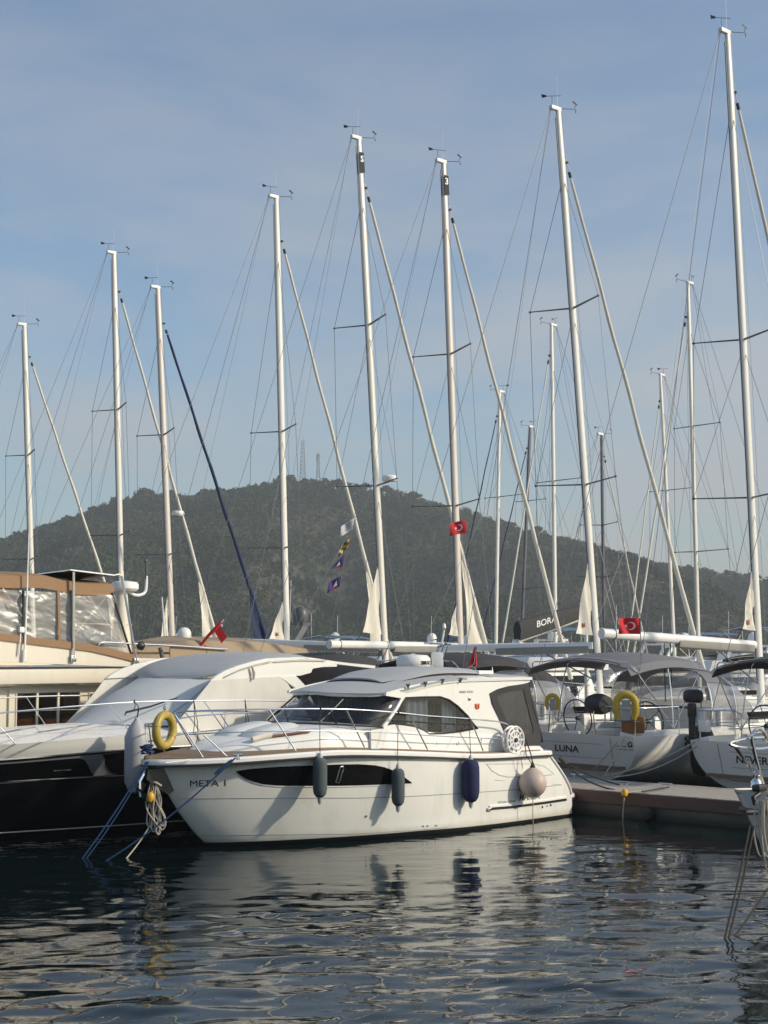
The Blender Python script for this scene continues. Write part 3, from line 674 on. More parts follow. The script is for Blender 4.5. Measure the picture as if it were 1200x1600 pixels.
    for y0, y1 in ((-.62, -.02), (.02, .62)):
        rows = []
        for i in range(9):
            x = 6.45 + 1.15 * i / 8; zt = mc_rail(x) + .04 + ct(x)
            rows.append([Vector((x, y0 + (y1 - y0) * k / 6, zt - .03 + .10 * (1 - abs(2 * k / 6 - 1) ** 5) * (1 - abs(2 * i / 8 - 1) ** 7))) for k in range(7)])
        sp.grid(rows, .05)
    sp.build('sun_pad', M['lightcover'], T)
    bh = MB()                                  # boat hook and folded gangway lashed on the coachroof
    P = [CS.hit(u, v) for u, v in ((394, 1160), (410, 1155), (424, 1152))]; bh.tube([p + n_ * .05 for p, n_ in P], .05, 10); bh.build('rolled_awning', M['sail'], T)
    gw = MB(); P = [CS.hit(u, v) for u, v in ((425, 1153), (455, 1149), (484, 1145))]; gw.tube([p + n_ * .035 for p, n_ in P], .035, 8, sx=.6); gw.build('boat_hook', M['wood'], T)
    # ---- lower superstructure (round front under the windscreen)
    def ell(x0, a, b, n=40):
        out = [(1.5, b), (2.6, b), (3.8, b)]; out += [(x0 + a * math.sin(t), b * math.cos(t)) for t in [math.pi * i / n for i in range(n + 1)]]; out += [(3.8, -b), (2.6, -b), (1.5, -b)]; return out
    base = ell(4.95, 1.32, 1.30); lo = MB(); r0, r1, r2, r3 = [], [], [], []
    for x, y in base:
        zt = 1.90 if x < 4.9 else 1.90 + .10 * min(1, (x - 4.9) / 1.3)
        zt = interp([(1.5, 1.72), (3.7, 1.76), (4.3, 1.80), (4.9, 1.885)], x) if x < 4.9 else zt
        r0.append(Vector((x, y * 1.03, mc_rail(x) + .03))); r1.append(Vector((x, y, zt - .04))); r2.append(Vector((x - .01 * (x > 4.9), y * .985, zt))); r3.append(Vector((x - .35 * max(0, (x - 4.9) / 1.32), y * .80, zt + .01)))
    lo.loft([r0, r1, r2, r3], False); LS = Surf(F, lo); lo.build('lower_superstructure', M['gel2'], T)
    fl = MB(); fl.box((3.2, 0, 1.2), (4.0, 2.4, .04)); fl.build('cabin_sole', M['interior'], T)
    # ---- windscreen
    wtop = [(4.60 + 1.02 * math.sin(t), 1.235 * math.cos(t)) for t in [math.pi * i / 40 for i in range(41)]]
    wb = [(4.95 + .27 + 1.30 * math.sin(t) - .27 * (1 - abs(math.cos(t))), 1.285 * math.cos(t)) for t in [math.pi * i / 40 for i in range(41)]]
    def wz0(x): return 1.89 + .10 * min(1, max(0, (x - 4.9) / 1.3))
    W = [[Vector((wb[i][0] * (1 - k) + wtop[i][0] * k, wb[i][1] * (1 - k) + wtop[i][1] * k + .03 * math.sin(math.pi * k) * math.cos(math.pi * i / 40), wz0(wb[i][0]) * (1 - k) + 2.47 * k)) for k in (0, .25, .5, .75, 1)] for i in range(41)]
    for a, b in ((0, 13), (13, 27), (27, 40)):
        g = MB(); g.grid(W[a:b + 1]); g.build('windscreen', M['cabinglass'], T)
    fr = MB()
    for i in (0, 40): fr.tube(W[i], .034, 8)
    fr.build('windscreen_pillar', M['white'], T)
    fr = MB()
    for i in (13, 27): fr.tube(W[i], .016, 8)
    fr.tube([w_[0] + Vector((0, 0, .005)) for w_ in W], .014, 6); fr.tube([w_[4] for w_ in W], .016, 6); fr.build('windscreen_frame', M['black'], T)
    for i, dx in ((9, 5), (20, 6)):
        k = MB(); p = W[i][0] + Vector((.03, 0, 0)); q = W[i + dx][3] * .5 + W[i + dx][2] * .5 + Vector((.05, 0, 0)) ; k.tube([p, (p + q) / 2 + Vector((.05, 0, .02)), q], [.014, .01, .008], 6)
        qq = W[i + dx]; k.tube([qq[1] + Vector((.03, 0, 0)), qq[4] * .75 + qq[3] * .25 + Vector((.04, 0, -.06))], .009, 6); k.build('wiper', M['black'], T)
    dsh = MB(); dsh.loft([[Vector((4.1, y, 1.75)) for y in (1.2, -1.2)], [Vector((4.6, y, 1.86)) for y in (1.22, -1.22)], [Vector((5.4, y, 1.92)) for y in (1.05, -1.05)], [Vector((6.05, y, 1.96)) for y in (.5, -.5)]], False); dsh.build('dashboard', M['interior'], T)
    # ---- cabin sides with the big window
    def P(u, v, y=1.30): return F.py(u, v, y)
    outer = [(600, 1138), (606, 1128), (627, 1091), (603, 1087), (604, 1082), (640, 1072), (673, 1064.5), (720, 1060), (770, 1058.5), (827, 1059), (828, 1066), (815, 1069), (795, 1072), (778, 1077), (766, 1083.5), (770, 1100), (778, 1121), (787, 1139), (795, 1155), (803, 1168), (806, 1183), (760, 1184), (700, 1182), (640, 1180), (600, 1180), (580, 1179), (580, 1141)]
    hole = [(633.5, 1090), (660, 1088.7), (688, 1088.4), (702, 1093), (716, 1103), (732, 1119), (747.5, 1138.5), (720, 1143.5), (692, 1146.5), (671, 1147), (662, 1141), (648, 1135.5), (633, 1133), (619, 1131.5), (606, 1133.5)]
    def sm(h): return [tuple(p) for p in h]
    for sgn in (1, -1):
        oo = [Vector((q.x, sgn * q.y, q.z)) for q in (P(u, v) for u, v in outer)]; hh = [Vector((q.x, sgn * q.y, q.z)) for q in (P(u, v) for u, v in hole)]
        k = MB(); k.plate(oo, (0, -sgn * .05, 0), [hh]); side = k.build('cabin_side', M['gel2'], T)
        k = MB(); cen = sum(hh, Vector()) / len(hh); k.plate([cen + (q - cen) * 1.03 + Vector((0, -sgn * .03, 0)) for q in hh], (0, -sgn * .006, 0)); gl = k.build('side_window', M['cabinglass'], T)
        k = MB(); k.tube([q + Vector((0, -sgn * .012, 0)) for q in hh] + [hh[0] + Vector((0, -sgn * .012, 0))], .017, 6); k.build('window_seal', M['black'], gl)
        k = MB(); a, b = F.py(613, 1126, 1.27), F.py(735, 1133, 1.27); k.tube([Vector((a.x, sgn * a.y, a.z)), Vector((b.x, sgn * b.y, b.z))], .014, 6); k.build('sliding_rail', M['black'], gl)
        for u0, u1, mat in ((634, 668, 'curtain'), (690, 712, 'curtain')):
            k = MB(); rows = []
            for i in range(25):
                t = i / 24; rows.append([Vector((q.x, sgn * (q.y + .02 * math.sin(t * 22)), q.z)) for q in (F.py(u0 + (u1 - u0) * t, vv, 1.16) for vv in (1090, 1150))])
            k.grid(rows); k.build('curtain', M[mat], T)
    seat = MB(); seat.rbox((2.9, .55, 1.62), (.5, .9, .85), .08); seat.rbox((3.3, -.6, 1.55), (.9, .9, .7), .08); seat.rbox((2.55, .9, 2.0), (.35, .3, .8), .06); seat.build('saloon_seat', M['interior'], T)
    # vents / deck lights on the side
    for u, v in ((680, 1163.5), (714, 1162), (750, 1157)):
        k = MB(); q = P(u, v, 1.302); k.lathe([(.045, .0), (.045, .014), (.03, .022), (.028, .01), (.002, .008)], q, (0, 1, 0), 14); k.build('side_light', M['steel'], T)
    k = MB(); q = P(733.5, 1091.5, 1.302); k.lathe([(.035, 0), (.035, .015), (.02, .025), (.004, .026)], q, (0, 1, 0), 12); k.build('navigation_light', M['steel'], T)
    k = MB(); a = [P(u, v, 1.303) for u, v in ((742, 1099.5), (749, 1099.5), (749, 1106.5), (745.5, 1109), (742, 1106.5))]; k.plate(a, (0, .004, 0)); em = k.build('crest', M['red'], T)
    k = MB(); a = [P(u, v, 1.308) for u, v in ((743.5, 1100.3), (747.5, 1100.3), (747.5, 1102.3), (743.5, 1102.3))]; k.plate(a, (0, .003, 0)); k.plate([P(u, v, 1.308) for u, v in ((744, 1104), (747, 1104), (745.5, 1107.5))], (0, .003, 0)); k.build('crest_charge', M['yellow'], em)
    t = MB(); text_pts('MAREX 310 SC', lambda s, q: (P(718 + 21.5 * s, 1083 - .3 * s - 3.6 * q, 1.3), Vector((0, 1, 0))), t, .004); t.build('lettering', M['greyink'], T)
    k = MB(); k.tube([P(792 - 2, 1179, 1.5), P(796, 1176, 1.5)], .01, 6); k.build('deck_ring', M['steel'], T)
    cl = MB(); q = [F.py(u, v, 1.5) for u, v in ((579, 1169.5), (593, 1169.5))]; cl.tube([q[0], q[1]], .016, 8)
    for u in (583, 589): cl.tube([F.py(u, 1169.5, 1.5), F.py(u, 1175.5, 1.5)], .014, 8)
    cl.build('cleat', M['steel'], T)
    cl = MB(); q0, q1 = F.py(364, 1180, 1.18), F.py(379, 1179, 1.25); cl.tube([q0, q1], .022, 8); m_ = (q0 + q1) / 2; cl.tube([m_, m_ - Vector((0, 0, .08))], .03, 8); cl.build('bow_cleat', M['steel'], T)
    # ---- hardtop
    def rw(x): return 1.335 if x < 4.45 else 1.335 * math.sqrt(max(0, 1 - ((x - 4.45) / 1.30) ** 2))
    def rz(x): return sinterp([(1.0, 2.75), (2.0, 2.745), (3.2, 2.735), (3.9, 2.68), (4.6, 2.57), (5.2, 2.50), (5.75, 2.50)], x)
    def rc(x): return sinterp([(1.0, .05), (2.0, .08), (3.2, .09), (4.4, .12), (5.2, .13), (5.76, .02)], x)
    def roofsheet(x0, x1, n, wf, dz, th, mat, name):
        rows = []
        for i in range(n + 1):
            t = i / n; x = x0 + (x1 - x0) * (1 - (1 - t) ** 1.8 if x1 > 5 else t); wv = max(.03, rw(x) * wf)
            rows.append([Vector((x, wv * k, rz(x) + dz + rc(x) * (1 - (abs(k) * wf) ** 2.2))) for k in [math.sin(math.pi / 2 * j / 10) for j in range(-10, 11)]])
        g = MB(); g.grid(rows, th); return g.build(name, M[mat], T)
    roofsheet(1.04, 5.745, 40, 1.0, 0.0, .055, 'gel2', 'hardtop')
    roofsheet(3.0, 5.757, 34, 1.012, .014, .022, 'greycover', 'hardtop_cover')
    roofsheet(1.2, 2.2, 8, .96, .012, .02, 'greycover', 'aft_hardtop_cover')
    rows = []; under = []
    for i in range(17):                         # sliding roof under its own cover
        t = i / 16; x = 2.15 + 2.5 * t; lift = .075 + .06 * math.sin(math.pi * min(1, .12 + t * .9)) ** .6; wv = .95 * (1 - .25 * max(0, t - .75) ** 1.2 * 4)
        rows.append([Vector((x, wv * k, rz(x) + rc(x) * (1 - (.7 * abs(k)) ** 2.2) + lift - .05 * abs(k) ** 6)) for k in [j / 8 for j in range(-8, 9)]])
        under.append([Vector((x, wv * .97 * k, rz(x) + rc(x) * (1 - (.66 * abs(k)) ** 2.2) + lift * .55)) for k in [j / 8 for j in range(-8, 9)]])
    g = MB(); g.grid(rows, .03); g.build('sliding_roof', M['greycover'], T)
    g = MB(); g.grid(under, .12); g.build('roof_opening', M['black'], T)
    k = MB(); k.rbox((2.02, 0, 2.845), (.42, 1.96, .075), .02); k.build('roof_fairing', M['gel2'], T)
    for u, v in ((637, 1073), (664, 1069.5), (691, 1065), (719, 1063.5)):
        k = MB(); q = F.py(u, v, 1.335); k.plate([q + Vector(d) for d in ((-.05, 0, .05), (.05, 0, .05), (.0, 0, -.04))], (0, .02, 0)); k.build('cover_clip', M['black'], T)
    # ---- canvas camper back with smoky windows
    can = [(766, 1083.5), (778, 1077), (795, 1072), (815, 1069), (826, 1067), (830, 1083), (835, 1100), (841, 1122), (846, 1154), (844, 1167), (815, 1168), (803, 1168), (795, 1155), (787, 1139), (778, 1121), (770, 1100)]
    pane = [(776, 1088), (788, 1083), (802, 1079.5), (818, 1077.5), (823, 1097), (828, 1118), (834, 1141), (832, 1146), (817, 1150), (808, 1146), (797, 1133), (787, 1115), (780, 1100)]
    for sgn in (1, -1):
        oo = [Vector((q.x, sgn * q.y, q.z)) for q in (P(u, v, 1.32 + .015 * math.sin(i * 1.7)) for i, (u, v) in enumerate(can))]; hh = [Vector((q.x, sgn * q.y, q.z)) for q in (P(u, v, 1.32) for u, v in pane)]
        k = MB(); k.plate(oo, (0, -sgn * .025, 0), [hh]); cv = k.build('canvas_side', M['charcoal'], T)
        k = MB(); cen = sum(hh, Vector()) / len(hh); k.plate([cen + (q - cen) * 1.02 + Vector((0, -sgn * .012, 0)) for q in hh], (0, -sgn * .003, 0)); k.build('canvas_window', M['window_vinyl'], cv)
    a, b = P(826, 1066), P(845, 1160); rows = []
    for i in range(13):
        t = i / 12; y = 1.32 - 2.64 * t
        rows.append([Vector((a.x + (b.x - a.x) * s + .05 * math.sin(s * 5 + i), y, a.z + (b.z - a.z) * s + .09 * (1 - s) * (1 - (2 * t - 1) ** 2))) for s in [q / 8 for q in range(9)]])
    k = MB(); k.grid(rows, .02); k.build('canvas_back', M['charcoal'], T)
    for y in (.75, -.75):
        k = MB(); k.grid([[Vector((a.x + (b.x - a.x) * s - .06, y + d, a.z + (b.z - a.z) * s + .05)) for d in (-.42, 0, .42)] for s in (.15, .45, .75)], .004); k.build('back_window', M['window_vinyl'], T)
    # ---- cockpit coaming
    for sgn in (1, -1):
        k = MB(); q = [P(u, v, 1.44) for u, v in ((798, 1184), (803, 1168), (820, 1166.5), (843, 1165.5), (848, 1170), (852, 1178.5))]; k.plate([Vector((p.x, sgn * p.y, p.z)) for p in q], (0, -sgn * .16, 0)); k.build('cockpit_coaming', M['gel2'], T)
    # ---- rails
    def rp(x, dz, side=1, ins=.10): return Vector((x, side * max(.02, mc_plan(min(x, 9.2)) - ins), mc_rail(x) + dz))
    top = []; mid = []
    def picks(lst, y=None):
        out = []
        for u, v in lst:
            yy = 1.0; 
            for _ in range(8):
                q = F.py(u, v, yy); yy = max(.15, mc_plan(min(9.2, q.x)) - .10)
            out.append(F.py(u, v, yy))
        return out
    tp = picks([(321, 1189), (300, 1157), (276, 1121), (274, 1117), (278, 1112.5), (300, 1111), (350, 1109.5), (420, 1108), (500, 1107.5), (560, 1109), (620, 1113.5), (667, 1118.5), (717, 1122), (760, 1125.5), (785, 1129), (796, 1134), (801, 1142)])
    mp = picks([(292, 1148), (340, 1145), (440, 1142.5), (540, 1142), (600, 1144.5), (667, 1149), (720, 1152), (788, 1154.5)])
    r_ = MB(); r_.tube(spline(tp[:2], 1) + spline(tp[2:], 5), .0135, 8); r_.tube(spline(mp, 5), .010, 8); r_.build('port_rail', M['steel'], T)
    for a, b in (((420, 1108), (464, 1176)), ((541, 1109), (573, 1175)), ((640, 1116), (671, 1177)), ((735, 1124), (758, 1181)), ((318, 1148), (357, 1184))):
        k = MB(); q = picks([a, b]); k.tube(q, .0125, 8); f = q[1]; k.lathe([(.035, -.005), (.033, .012), (.015, .02)], f - Vector((0, 0, .01)), (0, 0, 1), 10); k.build('stanchion', M['steel'], T)
    st_top = [rp(x, .62, -1) for x in (1.6, 3, 4.5, 6, 7.3, 8.1, 8.7, 9.05)] + [Vector((9.24, -.22, 2.06)), Vector((9.30, -.12, 1.98))]
    st_mid = [rp(x, .34, -1) for x in (1.6, 3, 4.5, 6, 7.3, 8.1, 8.7, 9.0)]
    k = MB(); k.tube(spline(st_top, 5) + [Vector((9.27, -.08, 1.5))], .0135, 8); k.tube(spline(st_mid, 5) + [Vector((9.2, -.2, 1.78))], .010, 8); k.build('starboard_rail', M['steel'], T)
    for x in (1.9, 3.3, 4.8, 6.2, 7.5, 8.4, 8.9):
        k = MB(); k.tube([rp(x + .55 if x < 8.6 else x + .25, .62, -1), rp(x, .05, -1)], .0125, 8); k.build('stanchion', M['steel'], T)
    # ---- anchor gear at the stem
    k = MB(); c0 = Vector((9.50, 0, 1.33))
    for y in (-.10, .10): k.plate([Vector((x, y, z)) for x, z in ((8.75, 1.38), (9.40, 1.35), (9.44, 1.20), (9.30, 1.10), (9.0, .93), (8.85, 1.0))], (0, .012, 0))
    k.plate([Vector((x, -.10, z)) for x, z in ((8.75, 1.38), (9.4, 1.35), (9.4, 1.32), (8.75, 1.35))], (0, .2, 0)); k.tube([(9.33, -.1, 1.26), (9.33, .1, 1.26)], .045, 12); k.build('bow_roller', M['darksteel'], T)
    k = MB(); k.tube([(8.9, 0, 1.30), (9.40, 0, 1.30), (9.50, 0, 1.16), (9.48, 0, .92)], [.03, .035, .04, .03], 8); k.loft([[Vector(p) for p in r] for r in (((9.54, 0, 1.10), (9.54, .02, 1.08), (9.52, 0, 1.05), (9.54, -.02, 1.08)), ((9.50, 0, .96), (9.44, .16, .92), (9.47, 0, .90), (9.44, -.16, .92)), ((9.30, 0, .80), (9.28, .10, .78), (9.29, 0, .77), (9.28, -.10, .78)))]); k.build('anchor', M['steel'], T)
    k = MB(); a, b = F.pz(258, 1192, 1.51), F.pz(298, 1186.5, 1.515); k.tube([a, b], .014, 6, sx=.6); k.build('deck_strip', M['white'], T)
    return F, T, S, picks
MCF, MCT, MCS, mc_picks = make_cruiser()

# ---- loose things on and around the cruiser
def fender_cyl(name, u, vt, vb, wpx, mat, label, rope_uv, group=None, cap='fgrey'):
    p0, n0 = MCS.hit(u, vt); p1, n1 = MCS.hit(u, vb); d = (CAMP - MF.wld(*p0)).length; r = wpx / 2 / FPX * d
    x = (p0.x + p1.x) / 2; y = max(p0.y, p1.y) + r * 1.03; zt = MF.py(u, vt, y).z; zb = MF.py(u, vb, y).z; x = MF.py(u, (vt + vb) / 2, y).x; Hh = zt - zb
    T = thing(name, label, 'fender', MF.m @ Matrix.Translation((x, y, zb)), group)
    k = MB(); k.lathe([(.02, 0), (r * .55, .02 * 1), (r * .86, r * .55), (r * .98, r * 1.2), (r, Hh * .35), (r, Hh * .7), (r * .98, Hh - r * .9), (r * .86, Hh - r * .4), (r * .5, Hh - .01), (.02, Hh)], n=24); k.build('cover', M[mat], T)
    k = MB(); k.lathe([(.012, -.09), (.035, -.08), (.04, -.03), (.05, .015)], n=12); k.torus((0, 0, -.085), (0, 1, 0), .02, .008, 12, 6); k.build('bottom_eye', M['fwhite'], T)
    k = MB(); k.lathe([(.05, Hh - .02), (.04, Hh + .03), (.02, Hh + .07)], n=12); k.build('top_eye', M['fwhite'], T)
    q = mc_picks([rope_uv])[0] - Vector((x, y, zb)); k = MB(); k.tube([(0, 0, Hh + .05), (0, -.01, Hh + .3), q * .8 + Vector((0, 0, Hh + .05)) * .2, q], .0065, 6); k.torus(q, (1, 0, 0), .022, .009, 12, 6); k.build('lanyard', M['darkrope'], T)
    return T
fender_cyl('fender', 500, 1183, 1247, 22, 'fgrey', 'dark grey cylinder fender hanging over the black hull window near the bow', (500, 1107.5))
fender_cyl('fender', 622, 1200, 1260, 20.5, 'fgrey', 'dark grey cylinder fender hanging at the pointed rear end of the hull window', (622, 1113.5))
fender_cyl('fender', 735.5, 1186, 1254, 27, 'navy', 'fat navy blue fender hanging amidships behind the two grey ones', (733, 1124))
def ball_fender():
    u, vt, vb = 832.5, 1199, 1246; p, n_ = MCS.hit(832, 1224); d = (CAMP - MF.wld(*p)).length; r = 21 / FPX * d
    y = p.y + r * 1.02; c = MF.py(832.5, 1224, y); T = thing('ball_fender', 'round faded pink ball fender hanging at the stern quarter of the white cruiser', 'fender', MF.m @ Matrix.Translation(c))
    k = MB(); k.lathe([(.03, -r * 1.02), (r * .45, -r * .97)] + [(r * math.sin(a), -r * math.cos(a)) for a in [.6 + i * .16 for i in range(11)]] + [(r * .66, r * .80), (r * .36, r * 1.02), (.05, r * 1.14)], n=28); k.build('ball', M['buoy'], T)
    k = MB(); k.lathe([(.06, r * 1.08), (.05, r * 1.2), (.028, r * 1.36), (.02, r * 1.5)], n=12); k.build('neck', M['darkrope'], T)
    k = MB(); q = MF.py(820, 1150, 1.36) - c; k.tube([(0, 0, r * 1.4), (-.02, -.05, r * 2), q], .012, 6); k.tube([(.03, 0, r * 1.4), (.14, -.04, r * 2), q + Vector((.02, 0, 0))], .009, 6); k.build('lanyard', M['darkrope'], T)
    k = MB(); k.tube([(0, 0, -r), (.01, 0, -r - .35), (0, .01, -r - .62)], .008, 6); k.build('tail_line', M['rope'], T)
ball_fender()
def cable_reel():
    c = MF.py(802, 1156, 1.56); T = thing('mooring_reel', 'white spoked reel clamped to the end of the cruiser rail', 'reel', MF.m @ Matrix.Translation(c)); r = .27
    k = MB()
    for yy in (.05, -.05):
        k.torus((0, yy, 0), (0, 1, 0), r - .02, .02, 32, 8); k.torus((0, yy, 0), (0, 1, 0), r * .62, .016, 28, 8); k.lathe([(.085, -.008), (.085, .008)], (0, yy, 0), (0, 1, 0), 20)
        for i in range(10):
            a = i * math.pi / 5; k.plate([Vector((math.cos(a + d) * q, yy - .006, math.sin(a + d) * q)) for q, d in ((r * .3, -.16), (r * .62, -.075), (r * .92, -.09), (r * .92, .09), (r * .62, .075), (r * .3, .16))], (0, .012, 0))
    k.build('reel_flange', M['white'], T)
    k = MB(); k.lathe([(.19, -.045), (.2, 0), (.19, .045)], (0, 0, 0), (0, 1, 0), 28); k.build('webbing', M['fwhite'], T)
    k = MB(); k.lathe([(.03, .05), (.042, .06), (.042, .085), (.02, .09)], (0, 0, 0), (0, 1, 0), 14); k.build('hub', M['black'], T)
    k = MB(); k.tube([(-.2, -.03, -.2), (-.26, .0, -.5), (-.24, -.02, -.8)], .016, 6, sx=.4); k.build('strap', M['rope'], T)
cable_reel()
def lifebuoy():
    c = MF.py(257, 1141, -.42); ax = Vector((-.34, .94, .05)); T = thing('lifebuoy', 'weathered yellow ring lifebuoy hanging on the bow rail of the white cruiser', 'lifebuoy', MF.m @ Matrix.Translation(c))
    k = MB(); k.torus((0, 0, 0), ax, .255, .072, 40, 14, u=(0, 0, 1)); k.build('ring', M['lifering'], T)
    for a in (-.5, 1.1, 2.65, 4.2):
        k = MB(); k.torus((0, 0, 0), ax, .255, .078, 4, 14, a0=a, a1=a + .22, u=(0, 0, 1)); k.build('grab_band', M['lifering'], T)
    k = MB(); k.tube([(0, 0, .32), (.01, -.02, .38)], .014, 6); k.torus((0, 0, .37), (1, 0, 0), .03, .01, 12, 6); k.build('hanging_loop', M['rope'], T)
lifebuoy()
def rope(name, pts, r, mat, label, cat='rope', parent=None, n=6):
    k = MB(); k.tube(pts, r, n); o = k.build(name, M[mat]); return tag(o, label, cat)
def mooring():
    bc = MF.wld(*MF.py(368, 1184, 1.27)); e = at_z(158, 1350, -.05); k = MB(); k.tube(sag(bc, e, .10, 20), .013, 6)
    pp = [bc.lerp(e, t) for t in (.02, .05, .09, .13, .16)]; k.tube(pp, [.02, .034, .022, .03, .014], 8); tag(k.build('mooring_line', M['bluerope']), 'blue mooring line slanting from the port bow cleat across the name into the water', 'mooring line')
    a = MF.wld(*MF.py(229, 1190, .1)); e = at_z(125, 1346, -.05); k = MB(); k.tube(sag(a, e, .05, 16), .014, 6); k.tube(sag(a + Vector((.03, 0, .0)), e + Vector((.06, 0, 0)), .08, 16), .012, 6); tag(k.build('mooring_line', M['bluerope']), 'doubled blue mooring line running from the stem down into the water at left', 'mooring line')
    k = MB(); c = MF.wld(*MF.py(230, 1175, -.05)); r = random.Random(3)
    for i in range(7): k.torus(c + Vector((r.uniform(-.03, .03), r.uniform(-.03, .03), -.02 + .02 * i)), (r.uniform(-.4, .4), r.uniform(-.4, .4), 1), .075 + r.uniform(-.02, .02), .014, 18, 6)
    tag(k.build('rope_coil', M['bluerope']), 'small blue coil of rope lying on the bow deck at the foot of the rail', 'rope')
    # hank of pale rope hanging from the anchor roller
    top = MF.wld(*MF.py(243, 1226, .1)); k = MB(); r = random.Random(8); sc = (CAMP - top).length / FPX
    for i in range(9):
        x0 = r.uniform(-9, 8) * sc; x1 = r.uniform(-10, 9) * sc; dn = r.uniform(58, 76) * sc; dy = r.uniform(-.05, .05); wv = r.uniform(4, 9) * sc
        P = [top + Vector((x0, dy, 0)), top + Vector((x0 - wv * .6, dy, -dn * .5)), top + Vector((x1 - wv * .3, dy, -dn * .92)), top + Vector((x1 + wv * .5, dy + .02, -dn)), top + Vector((x1 + wv * .9, dy + .03, -dn * .8)), top + Vector((x0 + wv, dy + .02, -dn * .35)), top + Vector((x0 * .5, dy, .02))]
        k.tube(spline(P, 6), .011, 6)
    k.tube(spline([top + Vector((-8 * sc, 0, 0)), top + Vector((0, -.05, .04)), top + Vector((9 * sc, 0, -.02))], 6), .018, 6)
    P = [top + Vector((0, 0, -.6)), at_y(235, 1290, top.y), at_y(216, 1318, top.y - .1), at_z(193, 1347, -.05)]; k.tube(spline(P, 8), .011, 6)
    tag(k.build('rope_hank', M['rope']), 'hank of pale rope hanging from the cruiser stem, its tail in the water', 'rope')
    c = at_y(235, 1245, top.y - .12); k = MB(); s = sc; k.lathe([(.01, -7.5 * s), (4 * s, -6.5 * s), (5.6 * s, -3 * s), (6 * s, 0), (5.4 * s, 3 * s), (3.6 * s, 6 * s), (1.6 * s, 7 * s), (1.4 * s, 9.5 * s)], c, (.25, .1, 1), 16); tag(k.build('rope_float', M['floaty']), 'small orange yellow float tied on the rope hank at the stem', 'float')
    # tall pale fender squeezed between the two bows
    c = at_y(213, 1188, 25.6); r_ = .205; T = thing('bow_fender', 'large pale teardrop fender squeezed between the cruiser and the black yacht', 'fender', (c.x, c.y, c.z - .55))
    k = MB(); k.lathe([(.02, -.02), (.12, .02), (.2, .18), (r_, .45), (r_, .75), (.21, .95), (.14, 1.12), (.06, 1.22), (.03, 1.28)], n=22); k.build('bladder', M['fwhite'], T)
    k = MB(); k.tube([(0, 0, 1.25), (.02, .02, 1.42)], .012, 6); k.build('lanyard', M['darkrope'], T)
mooring()
# ================================================================== BLACK HULLED MOTOR YACHT UNDER COVERS (left)
YF = Frame(-0.42, 33.1, 225.9)
def motor_hull(T, sheer, LB, beam, xbw, mats, band, lvn=20):
    """two-tone planing hull; returns the raw mesh for projecting details on it"""
    def zz(w, x): return -.4 + w * (sheer(x) + .4)
    def xb(w): return sinterp([(0, xbw - 1.2), (.2, xbw), (.6, xbw + (LB - xbw) * .62), (1, LB)], w)
    def half(xi, w, x):
        B = beam * sinterp([(0, .08), (.15, .62), (.22, .73), (.35, .83), (.6, .93), (.85, .985), (1, 1.0)], w)
        e = w ** 1.3; p = 1.5 + 1.0 * e; q = 1.0 - .38 * e; t = max(0, (xi - .28) / .72)
        return B * max(0, 1 - t ** p) ** q, zz(w, x)
    lv = [i / lvn for i in range(lvn + 1)]
    xil = [i / 40 for i in range(34)] + [.85 + .15 * (1 - (1 - k / 12) ** 2) for k in range(1, 13)]
    rings = []
    for xi in xil:
        pr = []
        for w in lv: x = xb(w) * xi; y, z = half(xi, w, x); pr.append(Vector((x, y, z)))
        rings.append(list(reversed(pr)) + [Vector((p.x, -p.y, p.z)) for p in pr])
    mb = MB(); mb.loft(rings, False); mb.f.append(tuple(range(len(rings[0])))); mb.mi.append(0)
    n = lvn + 1
    if band:
        for k, f in enumerate(mb.f[:-1]):
            z = sum(mb.v[i][2] for i in f) / len(f); x = sum(mb.v[i][0] for i in f) / len(f)
            mb.mi[k] = 1 if z > band(x) else 0
    return mb, (lambda x, w=1.0: half(min(1, x / xb(w)), w, x)[0]), rings
